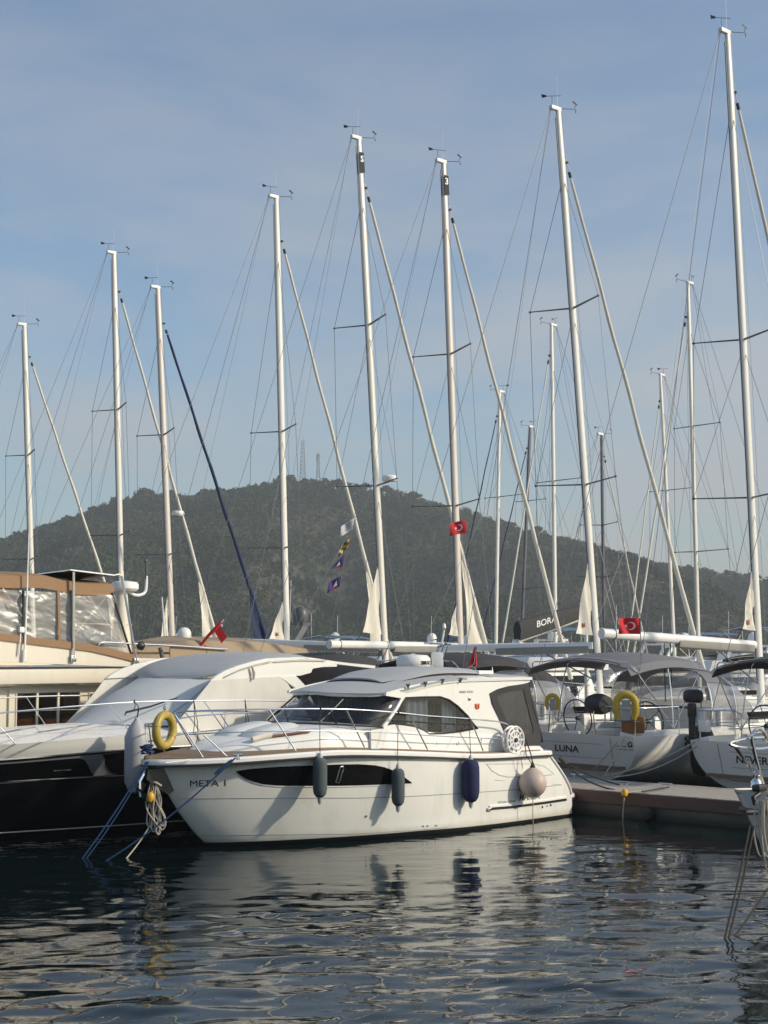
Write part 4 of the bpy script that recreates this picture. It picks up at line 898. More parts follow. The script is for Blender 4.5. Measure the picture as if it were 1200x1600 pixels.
def make_yacht():
    F = YF; T = thing('motor_yacht', 'black hulled motor yacht under white canvas covers, left of the white cruiser', 'motor yacht', F.m)
    sheer = lambda x: sinterp([(0, 1.55), (3, 1.70), (6, 1.78), (8, 1.78), (10.3, 1.70), (13.4, 1.72)], x)
    mb, hb, rings = motor_hull(T, sheer, 13.4, 2.12, 11.1, None, None, 22)
    # split the shell: black topsides, white bulwark
    zb = lambda x: sheer(x) - .255
    for r in rings:
        n = len(r) // 2
        for side in (r[:n][::-1], r[n:]):
            j = min(range(1, n), key=lambda i: abs(side[i].z - zb(side[i].x))); side[j].z = zb(side[j].x) if j < n - 1 else side[j].z
    m2 = MB(); m2.loft(rings, False)
    for k, f in enumerate(m2.f):
        z = sum(m2.v[i][2] for i in f) / 4; x = sum(m2.v[i][0] for i in f) / 4
        m2.mi[k] = 1 if z > zb(x) else 0
    m2.f.append(tuple(range(len(rings[0])))); m2.mi.append(0)
    S = Surf(F, m2); m2.build('hull', [M['blackhull'], M['gel']], T, ang=50)
    def side_line(z0, z1, x0, x1, r, off=0.0):
        out = []
        for i in range(41):
            x = x0 + (x1 - x0) * i / 40; z = z0 + (z1 - z0) * i / 40; h = S.b.ray_cast(Vector((x, 6, z)), Vector((0, -1, 0)))
            if h[0] is not None: out.append(h[0] + Vector((0, off, 0)))
        return out
    for (z0, z1, x0, x1, r, mat, nm) in ((1.04, 1.08, .3, 11.6, .016, 'steel', 'rub_rail'), (.10, .13, .3, 10.6, .012, 'white', 'boot_stripe')):
        k = MB(); P = side_line(z0, z1, x0, x1, r); k.tube(P, r, 6); k.tube([Vector((p.x, -p.y, p.z)) for p in P], r, 6); k.build(nm, M[mat], T)
    k = MB(); P = [Vector((p.x, p.y + .01, p.z)) for p in side_line(zb(.3), zb(12), .3, 12.2, .02)]
    P = []
    for i in range(60):
        x = .3 + 12.3 * i / 59; h = S.b.ray_cast(Vector((x, 6, zb(x))), Vector((0, -1, 0)))
        if h[0] is not None: P.append(h[0])
    k.tube(P, .02, 6); k.tube([Vector((p.x, -p.y, p.z)) for p in P], .02, 6); k.build('gunwale_rail', M['steel'], T)
    # grey window band with two black hull windows
    k = MB(); S.patch(k, [(-30, 1194.5, 1226), (30, 1190, 1222), (90, 1184.5, 1217), (143, 1179.5, 1212.5), (190, 1175.5, 1209), (240, 1171.5, 1205.5), (290, 1167, 1201)], 5, .004); k.build('window_band', M['greyband'], T)
    k = MB(); S.patch(k, [(-30, 1196, 1222), (40, 1191, 1217.5), (100, 1185.8, 1213.5), (122, 1184, 1212, 124), (131, 1186.5, 1211.3, 137), (136, 1193, 1210.8, 143), (141, 1205, 1210.2, 146)], 5, .010); k.build('hull_window', M['blackglass'], T)
    k = MB(); S.patch(k, [(160, 1178.2, 1180, 161), (166, 1177.5, 1196), (172, 1177, 1204.5), (182, 1176.2, 1208.5), (203, 1174, 1206.8), (240, 1171, 1203), (280, 1168, 1199)], 5, .010); k.build('hull_window', M['blackglass'], T)
    k = MB(); S.line(k, [(83, 1203.5), (96, 1202.5), (110, 1202)], .02, .014); k.build('window_catch', M['steel'], T)
    # deck
    D = MB(); rows = []
    for i in range(50):
        x = .02 + 13.3 * (1 - (1 - i / 49) ** 1.5); b = max(.02, hb(x) - .05); rows.append([Vector((x, b * q, sheer(x) - .03 + .16 * (1 - abs(q) ** 1.8))) for q in [-1, -.9, -.75, -.5, -.25, 0, .25, .5, .75, .9, 1]])
    D.grid(rows, .03); D.build('deck', M['gel2'], T)
    # cabin base, windscreen cover, roof, side covers
    n = 36; th = [math.pi * i / n for i in range(n + 1)]
    base = [Vector((5.0 + 2.42 * math.sin(t), 1.64 * math.cos(t), 1.83 + .06 * math.sin(t))) for t in th]
    topc = [Vector((4.4 + 1.33 * math.sin(t), 1.62 * math.cos(t), 2.68 + .05 * math.sin(t))) for t in th]
    rows = [[a.lerp(b, s) + Vector((0, 0, .05 * math.sin(math.pi * s) + .012 * math.sin(9 * s + 5 * i / n))) for s in [q / 8 for q in range(9)]] for i, (a, b) in enumerate(zip(base, topc))]
    k = MB(); k.grid(rows, .02); WS = Surf(F, k); k.build('windscreen_cover', M['lightcover'], T)
    k = MB(); k.tube(topc, .022, 6); WS.line(k, [(330, 1064), (300, 1092), (269, 1114)], .014, .004); k.build('cover_seam', M['greycover'], T)
    def rz(x): return sinterp([(1.5, 2.99), (2.4, 3.07), (3.4, 3.17), (4.2, 3.13), (4.8, 3.02), (5.3, 2.88), (5.6, 2.76), (5.74, 2.69)], x)
    def rw(x): return 1.70 if x < 4.4 else 1.72 * math.sqrt(max(.0, 1 - ((x - 4.4) / 1.34) ** 2))
    def roof(x0, x1, m, name, mat, dz=0, th_=.03, wf=1.0, ew=0):
        rows = []
        for i in range(m + 1):
            t = i / m; x = x0 + (x1 - x0) * (1 - (1 - t) ** 1.6 if x1 > 5 else t); wv = max(.02, rw(x) * wf)
            rows.append([Vector((x, wv * q, rz(x) + dz + .07 * (1 - abs(q * wf) ** 2.5) - (ew * abs(q) ** 8))) for q in [math.sin(math.pi / 2 * j / 9) for j in range(-9, 10)]])
        g = MB(); g.grid(rows, th_); return g.build(name, M[mat], T)
    roof(3.3, 5.735, 28, 'roof_cover', 'greycover', .0, .03, 1.0, .05)
    roof(1.4, 3.9, 14, 'hardtop', 'gel2', -.035, .05, .995)
    def P(u, v, y=1.70): return F.py(u, v, y)
    wing = [(329, 1063.5), (338, 1056), (352, 1048), (372, 1040), (395, 1033.5), (415, 1029), (440, 1027.5), (470, 1028), (500, 1031.5), (527, 1038.5), (526, 1041.5), (505, 1042), (489, 1044.5), (486, 1051), (470, 1055.5), (440, 1057), (400, 1059), (360, 1061.5)]
    for sg in (1, -1):
        k = MB(); k.plate([Vector((q.x, sg * q.y, q.z)) for q in (P(u, v) for u, v in wing)], (0, -sg * .08, 0)); w_ = k.build('roof_side', M['gel'], T)
        k = MB(); k.tube([Vector((q.x, sg * q.y, q.z)) for q in (P(u, v, 1.73) for u, v in ((351, 1058), (375, 1047), (400, 1039), (424, 1034)))], .012, 6); k.tube([Vector((q.x, sg * q.y, q.z)) for q in (P(u, v, 1.73) for u, v in ((428, 1034), (470, 1031.5), (510, 1032)))], .012, 6); k.build('roof_handrail', M['steel'], w_)
        cov = [(329, 1063), (360, 1061), (400, 1058.5), (440, 1056.5), (455, 1070), (474, 1082), (490, 1098), (500, 1146), (420, 1143), (330, 1146), (262, 1148), (262, 1120), (280, 1105), (305, 1088)]
        rows = []
        for s in range(13):
            t = s / 12; u_top = 329 + (441 - 329) * t; v_top = 1063 - 6.5 * t; u_b = 262 + (500 - 262) * t
            r = []
            for q in range(9):
                z = q / 8; p = P(u_top + (u_b - u_top) * z, v_top + (1147 - v_top) * z, 1.69 - .012 * math.sin(6 * t + 5 * z) - .02 * math.sin(math.pi * z)); r.append(Vector((p.x, sg * p.y, p.z)))
            rows.append(r)
        k = MB(); k.grid(rows, .02); k.build('side_cover', M['beigecover'], T)
        k = MB(); pl = [P(u, v, 1.715) for u, v in ((437, 1057), (462, 1055.5), (476, 1070), (486, 1090), (492, 1102), (474, 1084), (455, 1070))]; k.plate([Vector((q.x, sg * q.y, q.z)) for q in pl], (0, -sg * .06, 0)); k.build('aft_pillar', M['gel'], T)
    k = MB(); q = [P(u, v, 1.76) for u, v in ((394, 1042), (397, 1052), (396, 1062))]; k.tube(q, [.02, .03, .02], 8); k.build('tie_cord', M['rope'], T)
    ar = MB(); rows = []
    for i in range(7): rows.append([Vector((1.3 - .12 * math.sin(i), 1.65 - 3.3 * i / 6, z)) for z in (2.95, 2.4, 1.8, 1.3)])
    ar.grid(rows, .03); ar.build('aft_curtain', M['greycanvas'], T)
    cp = MB(); cp.rbox((.9, 0, 1.0), (1.6, 3.4, .9), .06); cp.build('cockpit_moulding', M['gel2'], T)
    wp = MB(); wp.tube([P(197, 1113, 1.2) + Vector((0, 0, .0)), P(235, 1104, 1.2), P(277, 1090, 1.2)], [.022, .018, .01], 6); wp.tube([P(197, 1113, 1.2), P(195, 1118, 1.2)], .014, 6); wp.build('wiper', M['black'], T)
    # rails
    def picks(lst, ins=.08):
        out = []
        for u, v in lst:
            y = 1.5
            for _ in range(8): q = F.py(u, v, y); y = max(.1, hb(max(.2, min(13, q.x))) - ins)
            out.append(F.py(u, v, y))
        return out
    tp = picks([(-40, 1118), (0, 1114), (100, 1105), (210, 1097), (300, 1095), (400, 1094.5), (480, 1096)]); k = MB(); k.tube(spline(tp, 5), .014, 8); k.build('port_rail', M['steel'], T)
    for a, b in (((0, 1137), (28, 1166)), ((170, 1101), (209, 1151)), ((318, 1095), (353, 1144))):
        k = MB(); q = picks([a, b]); k.tube(q, .0125, 8); k.lathe([(.035, -.01), (.03, .012), (.015, .02)], q[1], (0, 0, 1), 10); k.build('stanchion', M['steel'], T)
    stb = [Vector((x, -(hb(x) - .08), sheer(x) + .58)) for x in (2, 4, 6, 8, 10, 11.5, 12.6)]; k = MB(); k.tube(spline(stb, 5), .014, 8); k.tube(spline([p - Vector((0, 0, .28)) for p in stb], 5), .009, 6); k.build('starboard_rail', M['steel'], T)
    for x in (3, 5, 7, 9, 10.8): k = MB(); k.tube([Vector((x + .5, -(hb(x + .5) - .08), sheer(x) + .58)), Vector((x, -(hb(x) - .08), sheer(x)))], .0125, 8); k.build('stanchion', M['steel'], T)
    hr = MB(); q = [F.pz(47, 1149, 1.84), F.pz(60, 1144, 1.95), F.pz(118, 1136, 1.96), F.pz(127, 1133, 1.92)]; hr.tube(q, .013, 6); q = [F.pz(118, 1136, 1.95), F.pz(170, 1127, 1.98), F.pz(195, 1126.5, 1.95)]; hr.tube(q, .013, 6); q = [F.pz(0, 1146, 1.9), F.pz(30, 1140, 1.96), F.pz(55, 1136.5, 1.96), F.pz(62, 1143, 1.86)]; hr.tube(q, .012, 6); hr.build('deck_handrail', M['steel'], T)
    for u, v in ((210, 1098), (302, 1096), (210, 1098)):
        pass
    return picks
yacht_picks = make_yacht()
for u, lab in ((303, 'thin dark line hanging from the yacht rail just left of the grab bands'), (383, 'thin dark line looped over the yacht rail behind the cruiser windscreen'), (210, 'short dark lashing on the yacht rail above the tall pale fender')):
    a = yacht_picks([(u, 1095.5)])[0]; k = MB(); k.torus(YF.wld(*a), (1, 0, 0), .022, .01, 12, 6); p = YF.wld(*a); dn = .75 if u != 210 else .18
    k.tube([p, p + Vector((.02, -.02, -dn * .5)), p + Vector((-.02, -.02, -dn))], .008, 5); k.tube([p, p + Vector((.07, -.02, -dn * .5)), p + Vector((.09, -.02, -dn))], .008, 5)
    tag(k.build('lashing', M['darkrope']), lab, 'rope')

# ================================================================== CREAM FLYBRIDGE TRAWLER (far left)
TF = Frame(-4.01, 36.58, 225.9)
def make_trawler():
    F = TF; T = thing('trawler_yacht', 'cream flybridge trawler with tan bimini and crumpled clear enclosure, at left edge', 'motor yacht', F.m)
    sheer = lambda x: sinterp([(0, 1.35), (6, 1.35), (10, 1.7), (14.5, 2.3)], x)
    mb, hb, rings = motor_hull(T, sheer, 14.5, 2.35, 12.6, None, None, 16); mb.build('hull', M['cream'], T, ang=50)
    D = MB(); rows = [[Vector((x, (max(.03, hb(x) - .03)) * q, sheer(x) - .05 + .04 * (1 - q * q))) for q in (-1, -.5, 0, .5, 1)] for x in [.02 + 14.3 * i / 40 for i in range(41)]]; D.grid(rows, .04); D.build('deck', M['teak'], T)
    # deck house
    y0 = 1.86; def_z = (1.3, 2.56)
    P = lambda u, v, y: F.py(u, v, y)
    wins = [((25.5, 1082), (124, 1082), (124, 1138), (25.5, 1138)), ((139, 1083), (188, 1085), (188, 1118), (139, 1118)), ((-20, 1076), (13, 1077), (13, 1145), (-20, 1145))]
    for sg in (1, -1):
        hs = [[Vector((q.x, sg * q.y, q.z)) for q in (P(u, v, y0) for u, v in w_)] for w_ in wins]
        k = MB(); k.plate([Vector((x, sg * y0, z)) for x, z in ((1.6, 1.3), (1.6, 2.57), (10.2, 2.57), (10.2, 1.3))], (0, -sg * .06, 0), hs); k.build('house_side', M['cream'], T)
        for j, h in enumerate(hs):
            xs = [p.x for p in h]; zs = [p.z for p in h]; x0, x1, z0, z1 = min(xs), max(xs), min(zs), max(zs)
            k = MB(); k.box(((x0 + x1) / 2, sg * (y0 - .03), (z0 + z1) / 2), (x1 - x0 + .02, .008, z1 - z0 + .02)); g = k.build('saloon_window' if j < 2 else 'side_door', M['saloonglass'] if j < 2 else M['cream'], T)
            k = MB()
            for a, b in (((x0, z0), (x1, z0)), ((x1, z0), (x1, z1)), ((x1, z1), (x0, z1)), ((x0, z1), (x0, z0))): k.tube([(a[0], sg * (y0 + .005), a[1]), (b[0], sg * (y0 + .005), b[1])], .022, 6)
            if j == 0:
                for q in (.35, .68): k.box((x0 + (x1 - x0) * q, sg * (y0 + .0), (z0 + z1) / 2), (.05, .04, z1 - z0))
            if j == 1: k.box((x0 + (x1 - x0) * .45, sg * y0, (z0 + z1) / 2), (.04, .04, z1 - z0))
            k.build('window_frame', M['cream'], g)
    k = MB(); k.box((5.9, 0, 1.31), (8.4, 3.6, .03)); k.rbox((5.4, .3, 1.62), (2.4, 1.4, .62), .05); k.box((5.8, -1.2, 1.75), (4.0, .08, .85)); k.rbox((7.1, .9, 1.85), (.5, .5, 1.0), .05); k.build('saloon_furniture', M['wood'], T)
    for x in (1.62, 10.2): k = MB(); k.box((x, 0, 1.95), (.06, 3.7, 1.26)); k.build('house_end', M['cream'], T)
    # boat deck overhang, its bright lip and flybridge coaming
    ov = MB(); sec = [(0, 2.58), (1.9, 2.56), (2.10, 2.55), (2.20, 2.60), (2.23, 2.70), (2.22, 2.88), (2.20, 2.90), (2.0, 2.93), (0, 2.96)]
    rr = []
    for x, s in ((3.25, .80), (3.05 + .35, .97), (3.6, 1.0), (10.6, 1.0), (11.2, .9)):
        rr.append([Vector((x, y * s, z)) for y, z in sec] + [Vector((x, -y * s, z)) for y, z in reversed(sec[1:-1])])
    ov.loft(rr, True); ov.build('boat_deck', M['cream'], T)
    gr = MB(); gr.tube([(3.3, 2.205, 2.915), (11, 2.205, 2.915)], .022, 6); gr.build('deck_groove', M['black'], T)
    for sg in (1, -1):
        ct = [(-60, 992), (0, 996), (60, 1003), (110, 1009), (150, 1015), (190, 1024), (210, 1028), (255, 1029), (262, 1036), (264, 1044.5), (-60, 1032)]
        k = MB(); k.plate([Vector((q.x, sg * q.y, q.z)) for q in (P(u, v, 2.18) for u, v in ct)], (0, -sg * .12, 0)); k.build('flybridge_coaming', M['cream'], T)
        st = MB(); st.grid([[Vector((q.x, sg * q.y, q.z)) for q in (P(u, v, 2.2), P(u, v + 11, 2.2))] for u, v in ((-60, 984), (0, 989), (60, 997), (110, 1003), (140, 1006.5), (165, 1012), (190, 1018), (206, 1022))], .02); st.build('canvas_skirt', M['tan'], T)
        sn = MB()
        for u, v in ((-4, 995), (16, 998.5), (37, 1001), (60, 1003), (98, 1006.5), (140, 1012), (157, 1016), (173, 1019.5), (190, 1023)): sn.lathe([(.02, 0), (.02, .01), (.004, .014)], Vector((P(u, v, 2.215).x, sg * 2.205, P(u, v, 2.215).z)), (0, sg, 0), 10)
        sn.build('snap_button', M['white'], T)
        # crumpled clear sheet: gentle real folds
        top = [(-60, 918), (0, 921), (60, 924), (120, 927), (177, 930)]; bot = [(-60, 985), (0, 990), (60, 998), (130, 1006), (206, 1024)]; rows = []
        r = random.Random(4)
        for i in range(97):
            t = i / 96; a = interp(top, -60 + 237 * t); b_u = -60 + 266 * t; b = interp(bot, b_u); rw_ = []
            for j in range(41):
                s = j / 40; u = (-60 + 237 * t) * (1 - s) + b_u * s; v = a * (1 - s) + b * s
                q1 = t * 2.6; pan = 1.0 if t < .42 else (.35 if t < .72 else .7)
                f = pan * .075 * noise.noise(Vector((q1 * 1.3 + s * 2.2, s * 5.5 - q1 * 2.0, 1.7))) + .035 * noise.noise(Vector((q1 * 2.5, s * 2.0, 5.2))) + .022 * abs(noise.noise(Vector((q1 * 3 + s * 7, s * 8 - q1 * 6, 9.1))))
                p = P(u, v, 2.12); rw_.append(Vector((p.x, sg * (2.12 + f), p.z)))
            rows.append(rw_)
        k = MB(); k.grid(rows); k.build('clear_enclosure', M['clear'], T, ang=180)
        for us in ((36, 37), (91, 93), (112, 113)):
            k = MB(); rw2 = [[Vector((q.x + d, sg * 2.16, q.z)) for d in (-.03, .03)] for q in (P(us[0], 922, 2.16), P((us[0] + us[1]) / 2, 960, 2.16), P(us[1], 1003, 2.16))]; k.grid(rw2, .01); k.build('zip_strip', M['tan' if us[0] == 91 else 'charcoal'], T)
        k = MB(); k.tube([Vector((q.x, sg * 2.15, q.z)) for q in (P(175, 926, 2.15), P(190, 975, 2.15), P(206, 1026, 2.15))], .025, 6); k.build('enclosure_edge', M['charcoal'], T)
    # bimini
    rows = []
    for i in range(25):
        x = 4.78 + 7.2 * i / 24; zt = 4.70 + .16 * math.sin(min(1, (x - 4.78) / 3.6) * math.pi / 2) + .03 * math.cos(2 * math.pi * (x - 4.8) / 1.8); r = []
        for j in range(19):
            a = -1 + 2 * j / 18; r.append(Vector((x, 2.14 * math.copysign(min(1, abs(a) * 1.12), a), zt - .05 + .16 * (1 - abs(a) ** 2.4) - .24 * max(0, (abs(a) - .86) / .14) ** 1.3)))
        rows.append(r)
    k = MB(); k.grid(rows, .02); k.build('bimini_top', M['tan'], T)
    fr = MB()
    for a, b in (((0, 913), (48, 983)), ((37, 922), (12, 950)), ((168, 930), (110, 998)), ((136, 930), (196, 1012)), ((10, 945), (38, 990))):
        fr.tube([P(a[0], a[1], 2.0), P(b[0], b[1], 2.0)], .016, 6)
    fr.tube([P(112, 973, 2.02), P(205, 977, 2.02)], .018, 6); fr.build('bimini_frame', M['steel'], T)
    for (u0, v0, u1, v1) in ((115, 893, 115, 1028), (190, 900, 213, 1032)):
        k = MB(); k.tube([P(u0, v0, 2.24), P(u1, v1, 2.24)], .028, 8); p = P(u1, v1 + 1, 2.24); k.rbox(p, (.12, .04, .14), .01); k.build('solar_post', M['steel'], T)
    sp = MB(); a, b, c, d = P(52, 898.5, 2.0), P(110, 891, 2.24), P(176, 900, 2.2), P(120, 906, 1.4)
    pts = [Vector((5.0, 2.26, 5.00)), Vector((4.55, 2.24, 4.90)), Vector((4.1, .2, 4.93)), Vector((6.4, .2, 5.02)), Vector((6.45, 2.22, 4.93))]
    sp.plate([P(176, 899.5, 2.22), P(110, 891.5, 2.3), P(52, 898.5, 1.6), P(118, 906.5, .9)], (0, 0, .035)); sp.build('solar_panel', M['solar'], T)
    k = MB(); q = [P(176, 899, 2.24), P(186, 897, 2.24), P(190, 900, 2.24)]; k.tube(q, .02, 6); k.tube([P(52, 898, 1.6), P(110, 890.5, 2.32), P(176, 898.5, 2.24)], .02, 6); k.build('solar_frame', M['steel'], T)
    # radar mast
    mx = P(190, 985, 1.0); k = MB(); top = P(190, 915, 1.0); k.tube([Vector((mx.x, 1.0, 2.9)), Vector((mx.x, 1.0, mx.z)), Vector((top.x, 1.0, top.z))], [.26, .2, .12], 12); k.build('radar_mast', M['cream'], T)
    rd = MB(); c_ = P(195, 916, 1.0); rd.lathe([(.02, -.11), (.26, -.11), (.31, -.06), (.31, .04), (.28, .09), (.1, .12), (.01, .125)], c_, (0, 0, 1), 28); rd.build('radome', M['white'], T)
    ra = MB(); ra.tube(spline([P(197, 922, 1.0), P(212, 930, 1.0), P(226, 926, 1.0), P(229, 910, 1.0)], 6), .035, 8); ra.tube([P(229, 912, 1), P(229, 900, 1.0)], .03, 8); ra.build('antenna_arm', M['white'], T)
    k = MB(); k.tube([P(229, 908, 1.0), P(228, 878, 1.0)], .028, 8); k.lathe([(.03, 0), (.045, .03), (.03, .08), (.01, .1)], P(228, 879, 1.0), (0, 0, 1), 12); k.build('antenna', M['darkalu'], T)
    k = MB(); k.tube([P(38, 1028, 2.25), P(42, 930, 2.25), P(45, 832, 2.25)], [.024, .02, .008], 8); k.rbox(P(38, 1024, 2.24), (.07, .05, .24), .015); k.build('whip_antenna', M['white'], T)
    k = MB(); k.tube([P(29, 1024, 2.22), P(32, 990, 2.22)], .018, 6); k.rbox(P(33, 984, 2.22), (.12, .1, .12), .03); k.build('search_light', M['white'], T)
    # rail, side light and canvas aft deck
    k = MB(); k.tube(spline([P(154, 1008, 2.22), P(160, 1004, 2.22), P(180, 1004.5, 2.22), P(220, 1006.5, 2.22), P(270, 1009, 2.22), P(356, 1014.5, 2.22)], 4), .02, 8); k.build('side_rail', M['steel'], T)
    k = MB(); p = P(220, 1009, 2.22); k.lathe([(.02, -.06), (.09, -.05), (.1, .03), (.05, .08), (.01, .09)], p, (-.3, 1, 0), 14); k.build('deck_light', M['black'], T)
    for sg in (1, -1):
        for i, (u0, u1) in enumerate(((266, 322.5), (323.5, 358))):
            k = MB(); q = [P(u0, 1009 + (u0 - 266) * .064, 2.16), P(u1, 1009 + (u1 - 266) * .064, 2.16), P(u1, 1065, 2.16), P(u0, 1065, 2.16)]; k.plate([Vector((p.x, sg * p.y, p.z)) for p in q], (0, -sg * .03, 0)); k.build('canvas_panel', M['tanpanel'], T)
    k = MB(); k.box((1.9, 0, 3.22), (2.7, 4.2, .05)); k.build('aft_awning', M['tanpanel'], T)
    k = MB(); k.tube([P(250, 1012, 2.0), P(258, 1046, 2.0)], .05, 6); k.build('boat_deck_post', M['darkalu'], T)
make_trawler()
# ================================================================== SAILING YACHTS ON THE FAR SIDE OF THE PONTOON
def sail_hull_rings(Ls, B, fb):
    def xs0(w): return .28 - .28 * w
    def xb(w): return sinterp([(0, Ls * .86), (.25, Ls * .955), (.6, Ls * .98), (1, Ls)], w)
    def half(xi, w, x):
        bb = sinterp([(0, .05), (.08, .40), (.16, .60), (.24, .72), (.4, .86), (.6, .95), (.8, .99), (1, 1)], w)
        t = max(0, (xi - .38) / .62); st = 1 - .06 * max(0, 1 - xi / .35) ** 2
        sh = fb * (1 + .10 * xi ** 2)
        return B / 2 * bb * st * max(0, 1 - t ** (1.7 + .5 * w)) ** (1.0 - .18 * w), .16 + (-.36 - .16 + .0) * min(1, xi * 3) * (1 - w) + (sh - .16) * w
    lv = [0, .04, .08, .14, .2, .27, .35, .45, .56, .68, .8, .9, 1]
    rings = []
    for i in range(37):
        xi = 1 - (1 - i / 36) ** 1.25; pr = []
        for w in lv: x = xs0(w) + (xb(w) - xs0(w)) * xi; y, z = half(xi, w, x); pr.append(Vector((x, y, z)))
        rings.append(list(reversed(pr)) + [Vector((p.x, -p.y, p.z)) for p in pr])
    return rings, half
_sail_cache = {}
def sail_body(T, name_txt=None, detail=True, mat_top='greycanvas', bim=True, Ls=13.4, B=4.25, fb=1.34, hood=True):
    key = (Ls, B, fb)
    rings, half = sail_hull_rings(Ls, B, fb)
    if key not in _sail_cache:
        k = MB(); k.loft(rings, False); k.f.append(tuple(range(len(rings[0])))); k.mi.append(0); o = k.build('hull', M['gel'], T, ang=45); _sail_cache[key] = o
    else: share(_sail_cache[key], 'hull', T)
    shz = lambda x: fb * (1 + .10 * (x / Ls) ** 2)
    hb = lambda x: half(1 - 0 if x > Ls else x / Ls, 1, x)[0]
    k = MB(); k.grid([[Vector((x, max(.02, hb(x) - .02) * q, shz(x) - .02 + .05 * (1 - q * q))) for q in (-1, -.5, 0, .5, 1)] for x in [3.4 + (Ls - 3.45) * i / 30 for i in range(31)]], .03); k.build('deck', M['gel2'], T)
    # cockpit: side decks, benches, sole
    for sg in (1, -1):
        k = MB(); k.loft([[Vector((x, sg * y, z)) for y, z in ((hb(x) - .02, shz(x)), (hb(x) - .45, shz(x) + .10), (hb(x) - .5, shz(x) - .25), (hb(x) - .05, shz(x) - .25))] for x in (.06, 1.2, 2.4, 3.6)], True); k.build('side_deck', M['gel2'], T)
        k = MB(); k.rbox((2.6, sg * (hb(2.6) - .78), shz(2) - .26), (2.2, .55, .45), .04); k.build('cockpit_bench', M['gel2'], T)
    k = MB(); k.box((1.7, 0, .62), (3.4, 3.2, .05)); k.build('cockpit_sole', M['teak'], T)
    k = MB(); k.box((3.6, 0, 1.25), (.06, 3.4, 1.2)); k.build('companionway', M['gel2'], T)
    # coachroof
    k = MB(); rr = []
    for x, wd, h in ((3.55, 1.45, .55), (5.0, 1.5, .55), (7.5, 1.35, .48), (9.2, 1.0, .36), (10.2, .6, .2), (10.7, .25, .06)):
        rr.append([Vector((x, wd * math.copysign(abs(math.cos(a)) ** .5, math.cos(a)), shz(x) + .02 + h * abs(math.sin(a)) ** .6)) for a in [math.pi * i / 12 for i in range(13)]])
    k.loft(rr, False); k.build('coachroof', M['gel2'], T)
    for sg in (1, -1):
        k = MB(); k.grid([[Vector((x, sg * y, shz(x) + z)) for z in (.22, .40)] for x, y in ((4.2, 1.50), (5.5, 1.50), (6.8, 1.42), (7.6, 1.34))], .02); k.build('cabin_window', M['blackglass'], T)
    if bim:
        rows = []
        for i in range(13):
            x = .35 + 2.75 * i / 12; zt = 2.90 + .10 * math.sin(math.pi * i / 12) - .10 * (1 - i / 12) ** 3
            rows.append([Vector((x, 1.66 * math.copysign(min(1, abs(a) * 1.06), a), zt + .26 * (1 - abs(a) ** 2.2) - .10 * max(0, (abs(a) - .9) / .1))) for a in [-1 + 2 * j / 16 for j in range(17)]])
        k = MB(); k.grid(rows, .03); k.build('bimini_top', M[mat_top], T)
        for x0, x1 in ((1.6, .5), (1.6, 1.7), (1.6, 2.9)):
            k = MB(); k.tube(spline([(x0, 1.85, 1.5), (x1, 1.62, 2.86), (x1, 1.2, 3.02), (x1, 0, 3.12), (x1, -1.2, 3.02), (x1, -1.62, 2.86), (x0, -1.85, 1.5)], 5), .015, 6); k.build('bimini_bow', M['steel'], T)
    if hood:
        rows = []; rowsw = []
        for i in range(9):
            t = i / 8; x = 3.35 + 2.1 * t; h = 1.42 * (1 - t ** 2.6) ** .55; wd = 1.62 - .15 * t
            rows.append([Vector((x, wd * math.copysign(abs(math.cos(a)) ** .55, math.cos(a)), shz(x) + .12 + max(.05, h) * abs(math.sin(a)) ** .55)) for a in [math.pi * j / 16 for j in range(17)]])
        k = MB(); k.grid([r[3:14] for r in rows[:5]], .02); k.build('sprayhood', M[mat_top], T)
        k = MB(); k.grid([r[3:14] for r in rows[4:]]); k.build('hood_window', M['hood_vinyl'], T)
        for a, b in ((0, 4), (13, 17)): k = MB(); k.grid([r[a:b] for r in rows]); k.build('hood_window', M['hood_vinyl'], T)
        k = MB(); k.tube(rows[0], .02, 6); k.tube(rows[4], .014, 6); k.build('hood_frame', M['steel'], T)
    if detail:
        for sg in (1, -1):
            wc = Vector((1.55, sg * 1.12, 1.62)); k = MB(); k.torus(wc, (1, 0, .12), .46, .017, 40, 8)
            for q in range(5): a = q * 1.2566; k.tube([wc, wc + Vector((.0, math.cos(a) * .46, math.sin(a) * .46))], .009, 6)
            k.lathe([(.05, -.04), (.05, .04)], wc, (1, 0, 0), 12); k.build('steering_wheel', M['black'], T)
            k = MB(); k.loft([[Vector((1.75 + dx, sg * 1.12 + dy, z)) for dx, dy in ((-w, -w * 1.3), (w, -w * 1.3), (w, w * 1.3), (-w, w * 1.3))] for z, w in ((.64, .16), (1.2, .12), (1.62, .10), (1.72, .06))], True); k.build('helm_pedestal', M['gel2'], T)
        # pushpit, stanchions, lifelines
        for sg in (1, -1):
            k = MB(); k.tube(spline([(.12, sg * .75, shz(0) + .0), (.12, sg * .75, 1.94), (.15, sg * 1.5, 1.98), (.25, sg * 1.92, 1.98), (1.6, sg * 2.0, 1.98)], 4), .0135, 8); k.tube([(.14, sg * .75, 1.66), (.15, sg * 1.5, 1.68), (.25, sg * 1.92, 1.68), (1.6, sg * 2.0, 1.68)], .011, 6)
            for x, y in ((.2, 1.88), (1.6, 2.0)): k.tube([(x, sg * y, shz(x)), (x, sg * y, 1.98)], .0135, 8)
            k.build('pushpit', M['steel'], T)
            for x in (3.6, 5.6, 7.6, 9.6, 11.3): k = MB(); k.tube([(x, sg * (hb(x) - .07), shz(x) - .01), (x, sg * (hb(x) - .07), shz(x) + .62)], .0125, 6); k.build('stanchion', M['steel'], T)
